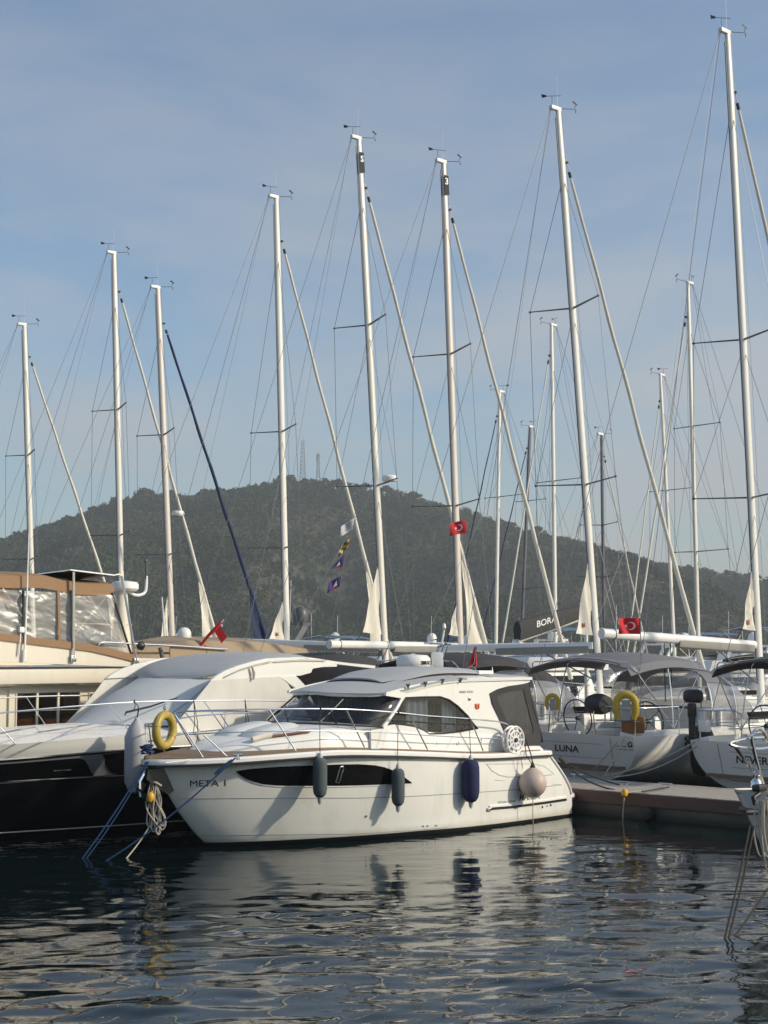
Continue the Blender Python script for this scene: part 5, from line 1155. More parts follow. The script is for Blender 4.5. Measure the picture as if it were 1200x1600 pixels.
            k = MB(); pts = [Vector((x, sg * (max(.15, hb(x) - .07)), shz(x) + .6)) for x in (1.6, 3.6, 5.6, 7.6, 9.6, 11.3, 12.4)]; k.tube(pts, .005, 5); k.tube([p - Vector((0, 0, .3)) for p in pts], .005, 5); k.build('lifeline', M['wire'], T)
        k = MB(); k.tube(spline([(12.2, 1.0 * .8, shz(12)), (12.4, .7, shz(12) + .62), (13.3, .25, shz(13) + .66), (13.45, 0, shz(13) + .66), (13.3, -.25, shz(13) + .66), (12.4, -.7, shz(12) + .62), (12.2, -.8, shz(12))], 4), .0135, 8); k.build('pulpit', M['steel'], T)
    if name_txt:
        # drop-down bathing door outlined on the stern, lettering across it
        def tp(y, z, d=0):
            w = (z - .16) / (fb - .16); return Vector((.28 - .28 * w - d, y, z))
        k = MB()
        for pts in ([(-1.28, 1.28), (-1.26, .62), (-1.05, .52), (1.05, .52), (1.26, .62), (1.28, 1.28)], [(-1.0, 1.13), (1.0, 1.13)], [(-1.0, .80), (1.0, .80)]): k.tube([tp(y, z, .002) for y, z in pts], .009 if len(pts) > 2 else .005, 6)
        k.build('bathing_door_outline', M['greyink'], T)
        t = MB(); a, b = {'LUNA': (.52, -.24), 'NEVER': (.86, .06)}[name_txt]
        text_pts(name_txt, lambda s, q: (tp(a + (b - a) * s, .90 + .16 * q, .004), Vector((-1, 0, 0))), t, .004); t.build('lettering', M['ink'], T)
        k = MB()
        for z, s in ((1.10, .5), (1.03, .42)):
            for i in range(3): k.plate([tp(-1.45 - i * .17, z, .003), tp(-1.45 - i * .17 - .13, z, .003), tp(-1.45 - i * .17 - .13, z + .022, .003), tp(-1.45 - i * .17, z + .022, .003)], (-.003, 0, 0))
        k.build('builder_marking', M['greyink'], T)
        k = MB(); k.torus(tp(-1.86, 1.17, .01), (1, 0, 0), .05, .014, 16, 6); k.build('stern_socket', M['black'], T)
    return hb, shz
def crown_logo(T, c, s, ux):                   # sailmaker's crown
    c = Vector(c); ux = Vector(ux); uz = Vector((0, 0, 1)); nrm = ux.cross(uz).normalized(); k = MB()
    for sd in (1, -1):
        P = [c + ux * x * s + uz * z * s + nrm * sd * .012 for x, z in ((-.5, -.35), (.5, -.35), (.62, .30), (.28, -.02), (0, .5), (-.28, -.02), (-.62, .30))]; k.plate(P, nrm * sd * .003)
    return k.build('crown_print', M['crown'], T)
def rig(T, F, mast_px, top_px, sp_uv=(.66, .39), fs_frac=.925, boom_end=None, genoa='sail', clew=None, crown=False, gen_clew=True, J=5.4, mast_x=7.6, mast_z0=1.9, numtxt=None, alu='alu', vr=0.0, gr=1.0, Ls=13.4, detail=True, wide=1.0, windvane=True, spw=1.5, cross=False, boom_shade=True):
    """mast, spreaders, standing rigging, furled sails and boom of one yacht (boat axes)"""
    b = F.px(mast_px[0], mast_px[1], mast_x); b = F.py(mast_px[0], mast_px[1], 0.0); t = F.py(top_px[0], top_px[1], 0.0)
    ax = (t - b).normalized(); b0 = b - ax * ((b.z - mast_z0) / ax.z); Hh = (t - b0).length
    pt = lambda f: b0 + ax * (Hh * f)           # f = 0..1 along the mast
    k = MB(); fr = [0, .3, .6, .9, 1]; rr = [.090 * wide] * 3 + [.083 * wide, .066 * wide]; k.tube([pt(f) for f in fr], rr, 14, sx=1.45, side=(1, 0, 0)); mast = k.build('mast', M[alu], T)
    k = MB(); k.tube([pt(f) + Vector((-.135 * wide, 0, 0)) for f in (.03, .5, .985)], .018, 6); k.build('sail_track', M['darkalu'], mast)
    # masthead
    k = MB(); k.rbox(pt(1) + Vector((-.12, 0, .02)), (.42, .13, .12), .02); k.build('masthead', M['white'], mast)
    if windvane:
        k = MB(); p = pt(1) + Vector((-.26, 0, .05)); k.tube([p, p + Vector((0, 0, .30))], .007, 5); q = p + Vector((0, 0, .32)); wr = Matrix.Rotation(vr, 3, 'Z'); k.tube([q + wr @ Vector((-.25, .16, .0)), q + wr @ Vector((.22, -.14, 0))], .008, 5); k.plate([q + wr @ Vector(e_) for e_ in ((-.25, .16, -.05), (-.14, .09, -.02), (-.14, .09, .03), (-.27, .17, .07))], (.006, .006, 0)); k.build('wind_vane', M['black'], mast)
        k = MB(); p = pt(1) + Vector((.1, -.02, .06)); k.tube([p, p + Vector((.42, -.16, .04)), p + Vector((.46, -.18, .20))], .010, 5); k.tube([p + Vector((.46, -.18, .04)), p + Vector((.46, -.18, -.08))], .012, 5); k.plate([p + Vector((.36, -.14, .26)), p + Vector((.50, -.2, .16)), p + Vector((.52, -.2, .19)), p + Vector((.40, -.15, .30))], (0, .012, 0)); k.build('anemometer', M['black'], mast)
        k = MB(); k.tube([pt(1) + Vector((0, .03, 0)), pt(1) + Vector((.0, .03, 1.05))], [.008, .005], 5); k.build('whip_antenna', M['white'], mast)
    # spreaders and shrouds
    chain = [Vector((mast_x - .25, s * 1.95, 1.42)) for s in (1, -1)]; tips = {1: [], -1: []}
    for j, f in enumerate(sorted(sp_uv)):
        ln = spw * (1.0 if j == 0 else .86)
        for s in (1, -1):
            a = pt(f) + Vector((0, s * .08, 0)); e = a + Vector((-.30 * ln, s * ln, .06)); k = MB(); k.tube([a, e], [.055, .035], 8, sx=.45, side=(0, 0, 1)); k.tube([e - Vector((0, s * .03, 0)), e + Vector((0, s * .03, 0))], .035, 6); k.build('spreader', M['darkalu'], mast); tips[s].append(e)
    for i, s in enumerate((1, -1)):
        k = MB(); k.tube([chain[i]] + tips[s] + [pt(fs_frac - .04)], .0095, 5); k.build('cap_shroud', M['wire'], mast)
        k = MB(); k.tube([chain[i] + Vector((.05, -s * .12, 0)), pt(sorted(sp_uv)[0] - .012)], .008, 5); k.build('lower_shroud', M['wire'], mast)
        if len(sp_uv) > 1: k = MB(); k.tube([tips[s][0], pt(sorted(sp_uv)[1] - .012)], .007, 5); k.build('diagonal_shroud', M['wire'], mast)
        k = MB(); k.tube([pt(1) + Vector((-.3, 0, 0)), Vector((.25, s * 1.75, 1.5))], .0085, 5); k.build('backstay', M['wire'], mast)
    k = MB(); k.tube([pt(.995) + Vector((.12, -.03, 0)), pt(.5) + Vector((.24, -.06, 0)), pt(.06) + Vector((.2, -.1, 0))], .006, 5); k.build('halyard', M['wire'], mast)
    k = MB(); k.tube([pt(1) + Vector((-.32, 0.04, 0)), pt(.35) + Vector((-3.6, .03, 0)), Vector((1.0, 0, 3.9))], .0055, 5); k.build('topping_lift', M['wire'], mast)
    # furled headsail on the forestay
    tack = Vector((mast_x + J, 0, 1.62)); head = pt(fs_frac) + Vector((.14, 0, 0)); d = head - tack; Ln = d.length
    k = MB(); k.tube([tack, head], .011, 6); k.build('forestay', M['wire'], T)
    f0, f1 = .045, .958; n = 26; k = MB(); rs = [(.042 + .038 * (1 - i / n) + .005 * math.sin(i * 2.1)) * gr for i in range(n + 1)]; k.tube([tack + d * (f0 + (f1 - f0) * i / n) + Vector((.01 * math.sin(i * 1.3), .012 * math.cos(i), 0)) for i in range(n + 1)], rs, 10)
    gen = k.build('furled_headsail', M[genoa], T)
    k = MB(); k.tube([tack + d * .960, tack + d * .970], .05, 10); k.build('halyard_swivel', M['black'], gen); k = MB(); k.tube([tack + d * .984, tack + d * .988], .06, 10); k.build('stay_cap', M['black'], gen); k = MB(); k.tube([tack + d * .01, tack + d * .03], .13, 12); k.build('furler_drum', M['black'], gen)
    if gen_clew:
        a = tack + d * .30; c0 = tack + d * .10; e = c0 + Vector((-.85, 0, .05)); rows = []
        for i in range(9):
            s = i / 8; p = a.lerp(c0, s); q = a.lerp(e, s); rows.append([p.lerp(q, j / 4) + Vector((0, .05 * math.sin(8 * s + 1.7 * j) * (.3 + s), 0)) for j in range(5)])
        k = MB(); k.grid(rows, .012); k.build('headsail_clew', M[genoa], gen)
    # boom
    if boom_end:
        u, v = boom_end; g = pt(0); gz = 3.45; gp = b0 + ax * ((gz - b0.z) / ax.z) + Vector((-.16, 0, 0)); W = at_boom(F, gp, u, v, 6.0); be = W
        dv = be - gp; k = MB(); k.tube([gp, gp + dv * .45, be], [.085, .098, .098], 12, sx=1.25, side=(0, 0, 1)); bo = k.build('boom', M['white'], T)
        k = MB(); k.tube([be, be + dv.normalized() * .05],   .115, 12, sx=1.2, side=(0, 0, 1)); k.build('boom_end', M['gel2'], bo)
        k = MB(); k.tube([be - dv.normalized() * .38, be - dv.normalized() * .40],   .108, 12, sx=1.25, side=(0, 0, 1)); k.build('boom_band', M['black'], bo)
        if boom_shade:  # grey sleeve that paints the shade on the boom's forward half
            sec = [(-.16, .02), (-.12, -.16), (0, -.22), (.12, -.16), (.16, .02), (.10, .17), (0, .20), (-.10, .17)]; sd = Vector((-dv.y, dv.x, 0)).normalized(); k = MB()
            k.loft([[gp + dv * f + sd * y * s + Vector((0, 0, z * s - .085)) for y, z in sec] for f, s in ((.02, .66), (.1, .68), (.3, .70), (.5, .70), (.535, .66))], True); k.build('boom_shade', M['boomshade'], bo)
        k = MB(); k.tube([gp + dv * .30 + Vector((0, 0, -.1)), b0 + ax * .5 + Vector((-.1, 0, 0))], .022, 6); k.build('kicker', M['darkalu'], bo)
        k = MB(); k.tube([gp + dv * .62 + Vector((0, 0, -.12)), Vector((3.7, .1, 2.0))], .012, 6); k.tube([gp + dv * .58 + Vector((0, 0, -.12)), Vector((3.7, -.1, 2.0))], .012, 6); k.build('mainsheet', M['darkrope'], bo)
    if clew:                                   # corner of the in-mast furled mainsail
        (ua, va), (ub, vb), (uc, vc) = clew; A, Bp, Cc = F.py(ua, va, 0), F.py(ub, vb, 0), F.py(uc, vc, 0); rows = []
        for i in range(11):
            s = i / 10; p = A.lerp(Cc, s); q = A.lerp(Bp, s); rows.append([p.lerp(q, j / 5) + Vector((0, .035 * math.sin(9 * s + 1.9 * j) * (.3 + s), 0)) for j in range(6)])
        k = MB(); k.grid(rows, .012); cl = k.build('mainsail_clew', M['sail'], T)
        k = MB(); k.tube([Bp, Bp + Vector((-.25, 0, -.3))], .012, 6); k.build('outhaul', M['darkrope'], cl)
        if crown: crown_logo(cl, Bp * .42 + Cc * .45 + A * .13 + Vector((0, 0, .02)), .21, (1, 0, 0))
    if numtxt:
        for s in (-1,):
            k = MB(); P = [pt(f) for f in (.937, .974)]; k.plate([P[0] + Vector((-.10, s * .108, 0)), P[0] + Vector((.11, s * .108, 0)), P[1] + Vector((.10, s * .104, 0)), P[1] + Vector((-.09, s * .104, 0))], (0, s * .006, 0)); pl_ = k.build('number_panel', M['charcoal'], mast)
            t = MB(); o = pt(.956); text_pts(numtxt, lambda a, q: (o + Vector((-.065 + .13 * a, s * .116, .22 * q)), Vector((0, s, 0))), t, .004); t.build('lettering', M['white'], pl_)
    return pt, tips, chain
def at_boom(F, gp, u, v, ln):                  # end of a boom of given length seen at pixel (u, v)
    lo = None; best = None
    for i in range(400):
        Y = 26 + i * .07; p = F.loc(at_y(u, v, Y)); e = abs((p - gp).length - ln); 
        if p.x < gp.x and (best is None or e < best[0]): best = (e, p)
    return best[1]
HS = 40.0                                      # heading of the row of yachts
hS = Vector((math.cos(R(HS)), math.sin(R(HS)), 0))
def frame_from_mast(X, Y, deg=HS, mx=7.6): h = Vector((math.cos(R(deg)), math.sin(R(deg)), 0)); return Frame(X - h.x * mx, Y - h.y * mx, deg)
ROW = 'sailing yachts moored stern to along the far side of the pontoon'
SB = {}
specs = [
 # key, mast X, Y, foot px, top px, spreaders, boom end, options
 ('LUNA', 10.16, 39.9, (1185, 1010), (1136.5, 52), (.535, .30), (942, 990), dict(crown=True, gen_clew=False, alu='alu3', clew=((1174, 893), (1159, 983), (1181, 986))), 'white sailing yacht named LUNA with grey bimini and tallest mast at right'),
 ('crown', 6.29, 43.6, (932, 1005), (872, 172), (.66, .36), (655, 1014), dict(crown=True, gen_clew=False, vr=-.2, alu='alu3', clew=((918, 880), (899, 990), (927, 993))), 'sailing yacht behind the white cruiser stern, crown sail corner right of the BORA cover'),
 ('three', 2.46, 47.3, (719, 1005), (693, 254), (.635, .35), (516, 1007), dict(numtxt='3', gen_clew=False, alu='alu2', vr=.15, clew=((715, 935), (700, 992), (718, 995))), 'sailing yacht whose mast carries a black panel with the number 3'),
 ('ess', 0.0, 49.6, (601, 1005), (560.5, 217), (.66, .37), (381, 1003), dict(numtxt='S', vr=-.1, gr=1.08, clew=((591, 878), (566, 988), (598, 992))), 'sailing yacht whose mast carries a grey panel with the letter S'),
 ('pennant', -3.5, 53.0, (448, 1005), (431.5, 309), (.52, .285), (250, 1002), dict(crown=True, vr=.25, alu='alu3', clew=((442, 938), (420, 998), (447, 1000))), 'sailing yacht with a slim mast behind the covered yacht, crown on its mainsail corner'),
 ('blue', -8.25, 57.5, (269, 1005), (246.5, 450), (.63, .33), None, dict(genoa='bluesail', vr=-.3, alu='alu2', gr=1.1, clew=((262, 925), (249, 1006), (267, 1008))), 'sailing yacht with a dark blue furled headsail'),
 ('pair', -10.65, 59.8, (191, 1005), (178, 396), (.635, .345), None, dict(), 'sailing yacht with its mast rising behind the trawler radome, white furled headsail'),
 ('left', -15.3, 64.3, (52, 1005), (38, 508), (.635, .345), None, dict(), 'sailing yacht at far left with its mast behind the tan bimini'),
]
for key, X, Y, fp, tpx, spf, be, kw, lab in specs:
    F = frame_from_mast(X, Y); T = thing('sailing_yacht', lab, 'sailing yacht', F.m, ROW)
    sail_body(T, 'LUNA' if key == 'LUNA' else None, True, 'greycanvas' if key in ('LUNA', 'ess') else 'charcoal', True, hood=True)
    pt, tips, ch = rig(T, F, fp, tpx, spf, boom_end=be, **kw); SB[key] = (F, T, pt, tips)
NF = Frame(7.95, 30.85, 40.0); NT = thing('sailing_yacht', 'white sailing yacht named NEVER with dark bimini at the right edge', 'sailing yacht', NF.m, ROW)
sail_body(NT, 'NEVER', True, 'charcoal'); 
rig(NT, NF, (600 + FPX * NF.wld(7.6, 0, 0).x / NF.wld(7.6, 0, 0).y, 1010), (1430, -60), (.62, .34), boom_end=None); SB['NEVER'] = (NF, NT)
# ---- deck gear of LUNA and NEVER as seen over the sterns
def horseshoe(F, u, v, x, label, sc=1.0, orange=True):
    c = F.px(u, v, x); T = thing('horseshoe_lifebuoy', label, 'lifebuoy', Matrix.Translation(F.wld(*c)) @ Matrix.Rotation(R(75), 4, 'Z')); k = MB(); r = .215 * sc
    P = [Vector((0, -r * .78, -.28 * sc)), Vector((0, -r, -.1 * sc))] + [Vector((0, -r * math.cos(a), .06 * sc + r * math.sin(a) * 1.05)) for a in [math.pi * i / 10 for i in range(11)]] + [Vector((0, r, -.1 * sc)), Vector((0, r * .78, -.28 * sc))]
    k.tube(P, [.06 * sc] + [.088 * sc] * (len(P) - 2) + [.06 * sc], 10, sx=.8, side=(1, 0, 0)); k.build('foam_body', M['yellow'], T)
    k = MB(); k.grid([[Vector((.05, y, z)) for y in (-.10 * sc, 0, .10 * sc)] for z in (.16 * sc, -.05, -.30 * sc)], .03); k.build('cover_panel', M['fwhite'], T)
    if orange: k = MB(); k.rbox((.16, -.14, -.40), (.12, .52, .40), .06); k.build('line_bag', M['orange'], T)
    k = MB(); k.tube([(-.05, -r * .7, -.02), (-.1, 0, -.03), (-.05, r * .7, -.02)], .014, 6); k.build('strap', M['fwhite'], T)
LF = SB['LUNA'][0]
horseshoe(LF, 978, 1105, .05, 'big yellow horseshoe lifebuoy over an orange bag on the LUNA pushpit')
horseshoe(LF, 863, 1098, .2, 'smaller yellow horseshoe lifebuoy behind the left steering wheel of LUNA', .62, False)
c = LF.px(935, 1100, .3); k = MB(); k.lathe([(.03, -.34), (.2, -.32), (.245, -.1), (.245, .1), (.2, .3), (.05, .33)], c, (.25, 1, 0), 20); T = thing('canister', 'black drum with a steel hoop hanging on the LUNA stern rail', 'canister', LF.m); k.build('drum', M['rubber'], T)
k = MB(); k.torus(c + Vector((-.06, -.30, 0)), (.25, 1, 0), .17, .012, 20, 6); k.build('hoop', M['steel'], T)
def outboard(F, u, v, x, label):
    c = F.px(u, v, x); T = thing('outboard_motor', label, 'outboard motor', F.m @ Matrix.Translation(c))
    k = MB(); k.loft([[Vector((.02 + .17 * s * q * (1.0), .30 * s * math.cos(a), z + .02 * math.cos(a))) if False else Vector((.15 * s * math.sin(a), .30 * s * math.cos(a), z)) for a in [2 * math.pi * j / 16 for j in range(16)]] for z, s, q in ((-.14, .62, 1), (-.10, .82, 1), (0, .88, 1), (.08, .84, 1), (.13, .7, 1), (.155, .4, 1))], True); k.build('cowling', M['black'], T)
    k = MB(); k.rbox((0, .04, -.30), (.14, .16, .3), .03); k.rbox((0, .05, -.62), (.09, .13, .6), .025); k.rbox((0, .05, -.88), (.12, .2, .05), .015); k.build('leg', M['black'], T)
    k = MB(); k.lathe([(.02, -.16), (.05, -.08), (.055, .08), (.03, .17)], (0, .05, -.98), (0, 1, 0), 12); 
    for q in range(3): a = q * 2.094; k.box((math.cos(a) * .07, .2, -.98 + math.sin(a) * .07), (.07, .015, .07))
    k.build('propeller', M['black'], T)
    k = MB(); k.rbox((.1, -.1, -.42), (.08, .26, .34), .02); k.build('bracket', M['white'], T)
outboard(NF, 1083, 1088, .12, 'black outboard motor clamped on the left stern rail of NEVER')
k = MB(); c = NF.px(1101, 1134, .1); k.rbox(c, (.18, .22, .26), .03); tag(k.build('rail_box', M['gel2']), 'small grey white box on the stern rail of NEVER beside the outboard motor', 'box'); bpy.data.objects['rail_box'].matrix_world = NF.m
# dark covered fender between the two sailing yachts
p = LF.wld(1.9, -2.42, .95); T = thing('black_fender', 'large black fender between the hulls of LUNA and NEVER', 'fender', p - Vector((0, 0, .55))); k = MB(); k.lathe([(.05, 0), (.2, .05), (.27, .25), (.28, .6), (.27, .95), (.2, 1.12), (.06, 1.18)], n=20); k.build('cover', M['rubber'], T); k = MB(); k.tube([(0, 0, 1.15), (0, 0, 1.7)], .012, 6); k.build('lanyard', M['darkrope'], T)
# stern lines
def line(a, b, d, r, mat, lab, nm='mooring_line'): k = MB(); k.tube(sag(a, b, d, 16), r, 6); tag(k.build(nm, M[mat]), lab, 'mooring line')
zt = .52
ls = LF.wld(.1, -1.65, 1.42); ns = NF.wld(.1, 1.75, 1.40)
line(ls, at_z(925, 1205, zt), .03, .012, 'rope', 'pale stern line from the LUNA quarter down to the left end of the pontoon')
line(ls + Vector((.03, 0, 0)), at_z(945, 1211, zt), .05, .012, 'rope', 'second pale stern line from the LUNA quarter to the pontoon, nearer the corner')
line(ns, at_z(942, 1213, zt), .12, .014, 'rope', 'upper pale line from the NEVER quarter across to the pontoon before LUNA')
line(ns - Vector((0, 0, .1)), at_z(960, 1214, zt), .16, .014, 'rope', 'lower pale line from the NEVER quarter across to the pontoon before LUNA')
ms = MF.wld(.35, -1.2, 1.15); ms = at_y(878, 1188, 30.9)
line(ms, at_z(968, 1226, zt), .06, .016, 'darkrope', 'dark stern line from the white cruiser to the pontoon cleat, upper one')
line(ms - Vector((0, 0, .04)), at_z(960, 1234, .5), .10, .016, 'darkrope', 'dark stern line from the white cruiser to the pontoon cleat, lower one')
line(at_z(1003, 1237, zt + .02), at_z(1045, 1230, zt + .02), .0, .014, 'darkrope', 'short dark rope lying on the pontoon beside the right cleat', 'rope')
k = MB(); k.tube([ms + Vector((-.05, 0, .06)), ms + Vector((.02, 0, .0)), ms + Vector((.08, 0, -.08))], .05, 8); tag(k.build('chafe_sleeve', M['rubber']), 'thick black sleeve on the dark stern lines of the white cruiser', 'rope')
c = at_y(976, 1239, 29.15); k = MB(); k.lathe([(.02, -.075), (.055, -.06), (.072, 0), (.055, .055), (.02, .075)], c, (.3, .2, 1), 16); tag(k.build('marker_float', M['floaty']), 'yellow float hanging at the pontoon edge under the stern lines', 'float')
k = MB(); k.tube([c, c + Vector((-.04, -.05, -.3)), c + Vector((-.07, -.02, -.75))], .012, 6); k.tube([c, at_z(1000, 1236, zt)], .012, 6); tag(k.build('float_line', M['rope']), 'thin pale line dropping from the yellow float into the water', 'rope')
# ================================================================== STERN GEAR BEHIND THE CRUISER
def world_part(name, mb, mat, T):              # a part modelled in world space under a boat
    inv = T.matrix_world.inverted(); mb.v = [tuple(inv @ Vector(v)) for v in mb.v]; return mb.build(name, M[mat], T)
def radome(T, c, r=.30, h=.24, bracket=None, txt=False, name='radome', mat='white'):
    k = MB(); k.lathe([(.02, 0), (r * .86, 0), (r * .98, h * .2), (r, h * .45), (r * .97, h * .75), (r * .8, h * .97), (.02, h * 1.04)], c, (0, 0, 1), 28); o = world_part(name, k, mat, T)
    if bracket: k = MB(); k.tube([bracket, Vector(c)], .03, 8); world_part('radar_bracket', k, 'darkalu', T)
    return o
CF, CT, cpt, ctips = SB['crown']
Yc = 37.4; c = at_y(646, 1045.5, Yc); rd = radome(CT, c, .44, .36)
def dome_fn(s, q):
    u = 657.5 + 14.5 * s; cx = (u - 646) / (.44 * FPX / Yc); cx = max(-.98, min(.98, cx)); p = c + Vector((.44 * cx, -.44 * math.sqrt(1 - cx * cx), .115 + .10 * q)); n = Vector((cx, -math.sqrt(1 - cx * cx), 0)); i3 = CT.matrix_world.inverted(); return i3 @ (p + n * .002), (i3.to_3x3() @ n)
t = MB(); text_pts('SIMRAD', dome_fn, t, .004); t.build('lettering', M['ink'], rd)
k = MB()
for a, b in (((672, 1052), (683, 1012)), ((678, 1052), (692, 1008)), ((684, 1052), (698, 1010)), ((683, 1012), (698, 1005)), ((690, 1006), (694, 990))): k.tube([at_y(a[0], a[1], Yc + .1), at_y(b[0], b[1], Yc + .1)], .03, 8)
k.tube([at_y(620, 1050, Yc), at_y(690, 1051, Yc)], .03, 8); k.tube([at_y(662, 1005, Yc + .3), at_y(705, 1007, Yc + .3)], .025, 8); world_part('stern_arch', k, 'steel', CT)
k = MB(); k.tube([at_y(690, 1006, Yc), at_y(694, 984, Yc)], .025, 8); k.lathe([(.03, 0), (.05, .03), (.04, .12), (.01, .15)], at_y(694, 983, Yc), (0, 0, 1), 12); world_part('antenna', k, 'white', CT)
k = MB(); k.rbox(at_y(683, 1034, Yc + .3), (.3, .5, .5), .06); world_part('stern_locker', k, 'gel2', CT)
EF, ET, ept, _ = SB['ess']; q = EF.py(609, 752, 0); radome(ET, EF.wld(*q), .27, .2, EF.wld(*(EF.py(597, 756, 0))), mat='white')
BF, BT, bpt, _ = SB['blue']; q = BF.py(278, 806, 0); radome(BT, BF.wld(*q), .25, .2, BF.wld(*(BF.py(270, 806, 0))))

# ================================================================== BOW OF THE BOAT AT THE RIGHT EDGE
BOW = at_y(1171, 1240, 18.4); RFm = Frame(BOW.x - 8.6 * math.cos(R(226)), BOW.y - 8.6 * math.sin(R(226)), 226)
def make_right_bow():
    F = RFm; T = thing('cabin_boat', 'white boat with only its bow, steel pulpit and rope hank showing at the right edge', 'motor boat', F.m)
    sheer = lambda x: sinterp([(0, 1.05), (5, 1.25), (8.6, 1.52)], x)
    mb, hb, rings = motor_hull(T, sheer, 8.6, 1.45, 7.6, None, None, 16); S = Surf(F, mb); mb.build('hull', M['gel'], T, ang=50)
    xs = [.05 + 8.5 * (1 - (1 - i / 40) ** 1.6) for i in range(41)]
    g = [Vector((x, hb(x) + .02, sheer(x) - .26)) for x in xs]; e = [Vector((x, (hb(x, .86)) + .03, sheer(x) - .25)) for x in xs] + [Vector((8.64, 0, sheer(8.5) - .25))]
    k = MB(); e2 = e + [Vector((p.x, -p.y, p.z)) for p in reversed(e[:-1])]; k.tube(e2, .045, 8, sx=.8); k.build('rub_rail', M['rubber'], T)
    D = MB(); D.grid([[Vector((x, max(.01, hb(x) - .02) * q, sheer(x) - .02 + .03 * (1 - q * q))) for q in (-1, -.5, 0, .5, 1)] for x in xs], .03); D.build('deck', M['teak'], T)
    k = MB(); k.loft([[Vector((xa + .0, -w, z)), Vector((xb_ - .7, -w, z)), Vector((xb_, -w * .55, z)), Vector((xb_, w * .55, z)), Vector((xb_ - .7, w, z)), Vector((xa, w, z))] for z, xa, xb_, w in ((1.15, 2.4, 6.9, 1.05), (1.55, 2.4, 6.6, 1.0), (2.15, 2.7, 5.6, .88), (2.25, 2.9, 5.4, .78))], True); k.build('cabin', M['gel2'], T)
    k = MB(); k.loft([[Vector((xa, -w, z)), Vector((xb_ - .7, -w, z)), Vector((xb_, -w * .55, z)), Vector((xb_, w * .55, z)), Vector((xb_ - .7, w, z)), Vector((xa, w, z))] for z, xa, xb_, w in ((1.66, 3.0, 6.44, .99), (2.02, 3.2, 5.84, .915))], True); k.build('window_band', M['blackglass'], T)
    P = lambda u, v, Y: F.loc(at_y(u, v, Y))
    k = MB(); k.tube(spline([P(1180, 1222, 18.7), P(1177, 1206, 18.65), P(1160, 1182, 18.45), P(1147, 1164, 18.3)], 4), .022, 8); k.tube(spline([P(1215, 1163, 19.2), P(1190, 1170, 18.8), P(1158, 1168, 18.35), P(1140, 1163, 18.25), P(1147, 1158, 18.3), P(1175, 1153, 18.6), P(1215, 1151, 19.2)], 5), .02, 8)
    k.tube(spline([P(1193, 1230, 18.7), P(1184, 1195, 18.6), P(1175, 1156, 18.5), P(1179, 1143, 18.5), P(1186, 1140, 18.55), P(1194, 1144, 18.6), P(1204, 1166, 18.7), P(1222, 1210, 18.8)], 5), .025, 8); k.build('pulpit', M['steel'], T)
    k = MB(); c = P(1182, 1224, 18.6); k.lathe([(.07, -.06), (.07, .02), (.04, .06), (.055, .1), (.01, .12)], c, (0, 0, 1), 14); k.build('mooring_post', M['steel'], T)
    k = MB(); c = P(1187, 1231, 18.35); k.rbox(c, (.2, .12, .09), .03); k.tube([P(1186, 1240, 18.3), P(1177, 1246, 18.2), P(1180, 1258, 18.2)], .03, 8); k.build('bow_roller', M['black'], T)
    k = MB()
    for pts in ([(1182, 1292), (1187, 1278), (1189, 1291), (1182, 1292)], [(1180, 1295), (1192, 1297)]): S.line(k, pts, .006, .004)
    k.build('emblem', M['greyink'], T)
    top = at_y(1187, 1250, 18.15); k = MB(); r = random.Random(5); s = 18 / FPX
    for i in range(6):
        w0, dn = r.uniform(-7, 8) * s, r.uniform(80, 108) * s; wd = r.uniform(6, 30) * s; y = r.uniform(-.07, .03)
        k.tube(spline([top + Vector((w0 * .6, y, 0)), top + Vector((w0 - 3 * s, y, -dn * .5)), top + Vector((w0 + wd * .2, y, -dn * .92)), top + Vector((w0 + wd * .8, y, -dn)), top + Vector((w0 + wd * 1.5, y + .02, -dn * .85)), top + Vector((w0 + wd * 1.2, y + .03, -dn * .3)), top + Vector((10 * s, y, .02))], 6), .011, 6)
    tag(k.build('rope_hank', M['rope']), 'hank of pale rope hanging over the bow at the right edge of the picture', 'rope')
    e = at_z(1130, 1476, -.05); a = at_y(1172, 1290, 18.0); k = MB(); k.tube(sag(a, e, .03, 12), .013, 6); k.tube(sag(a + Vector((.05, 0, 0)), e + Vector((.05, .03, 0)), .05, 12), .012, 6); tag(k.build('mooring_line', M['darkrope']), 'dark doubled mooring line dropping from the bow at right into the water', 'mooring line')
    k = MB(); k.tube(sag(at_y(1230, 1340, 18.6), at_z(1140, 1474, -.05), .03, 12), .013, 6); tag(k.build('mooring_line', M['darkrope']), 'single dark mooring line rising to the right from where the doubled line enters the water', 'mooring line')
make_right_bow()

# ================================================================== BOATS FURTHER BACK ACROSS THE HARBOUR
FAR = 'boats moored across the basin behind the yachts'
def rear_sail(X, Y, deg, foot, top, spf, lab, genoa='sail', dark=False, boom=None, J=4.4, wide=.9, gc=True):
    F = frame_from_mast(X, Y, deg, 7.0); T = thing('sailing_yacht', lab, 'sailing yacht', F.m, FAR); sail_body(T, None, False, 'bluecover' if dark else 'charcoal', True, 12.4, 3.9, 1.25)
    pt, tips, ch = rig(T, F, foot, top, spf, boom_end=boom, genoa=genoa, J=J, mast_x=7.0, mast_z0=1.8, wide=wide, gen_clew=False, spw=1.3, gr=.62, vr=X)
    if dark:
        for o in T.children:
            if o.name.startswith('mast') and not o.name.startswith('masthead') and not o.name.startswith('mainsail'): o.data.materials[0] = M['darkalu']
    return F, T, pt
def X_at(u, Y): return (u - 600) / FPX * Y
rear_sail(X_at(775, 80), 80, 222, (775, 1000), (781, 612), (.63,), 'far white mast with a nearly black furled headsail running down to its left', 'bluesail')
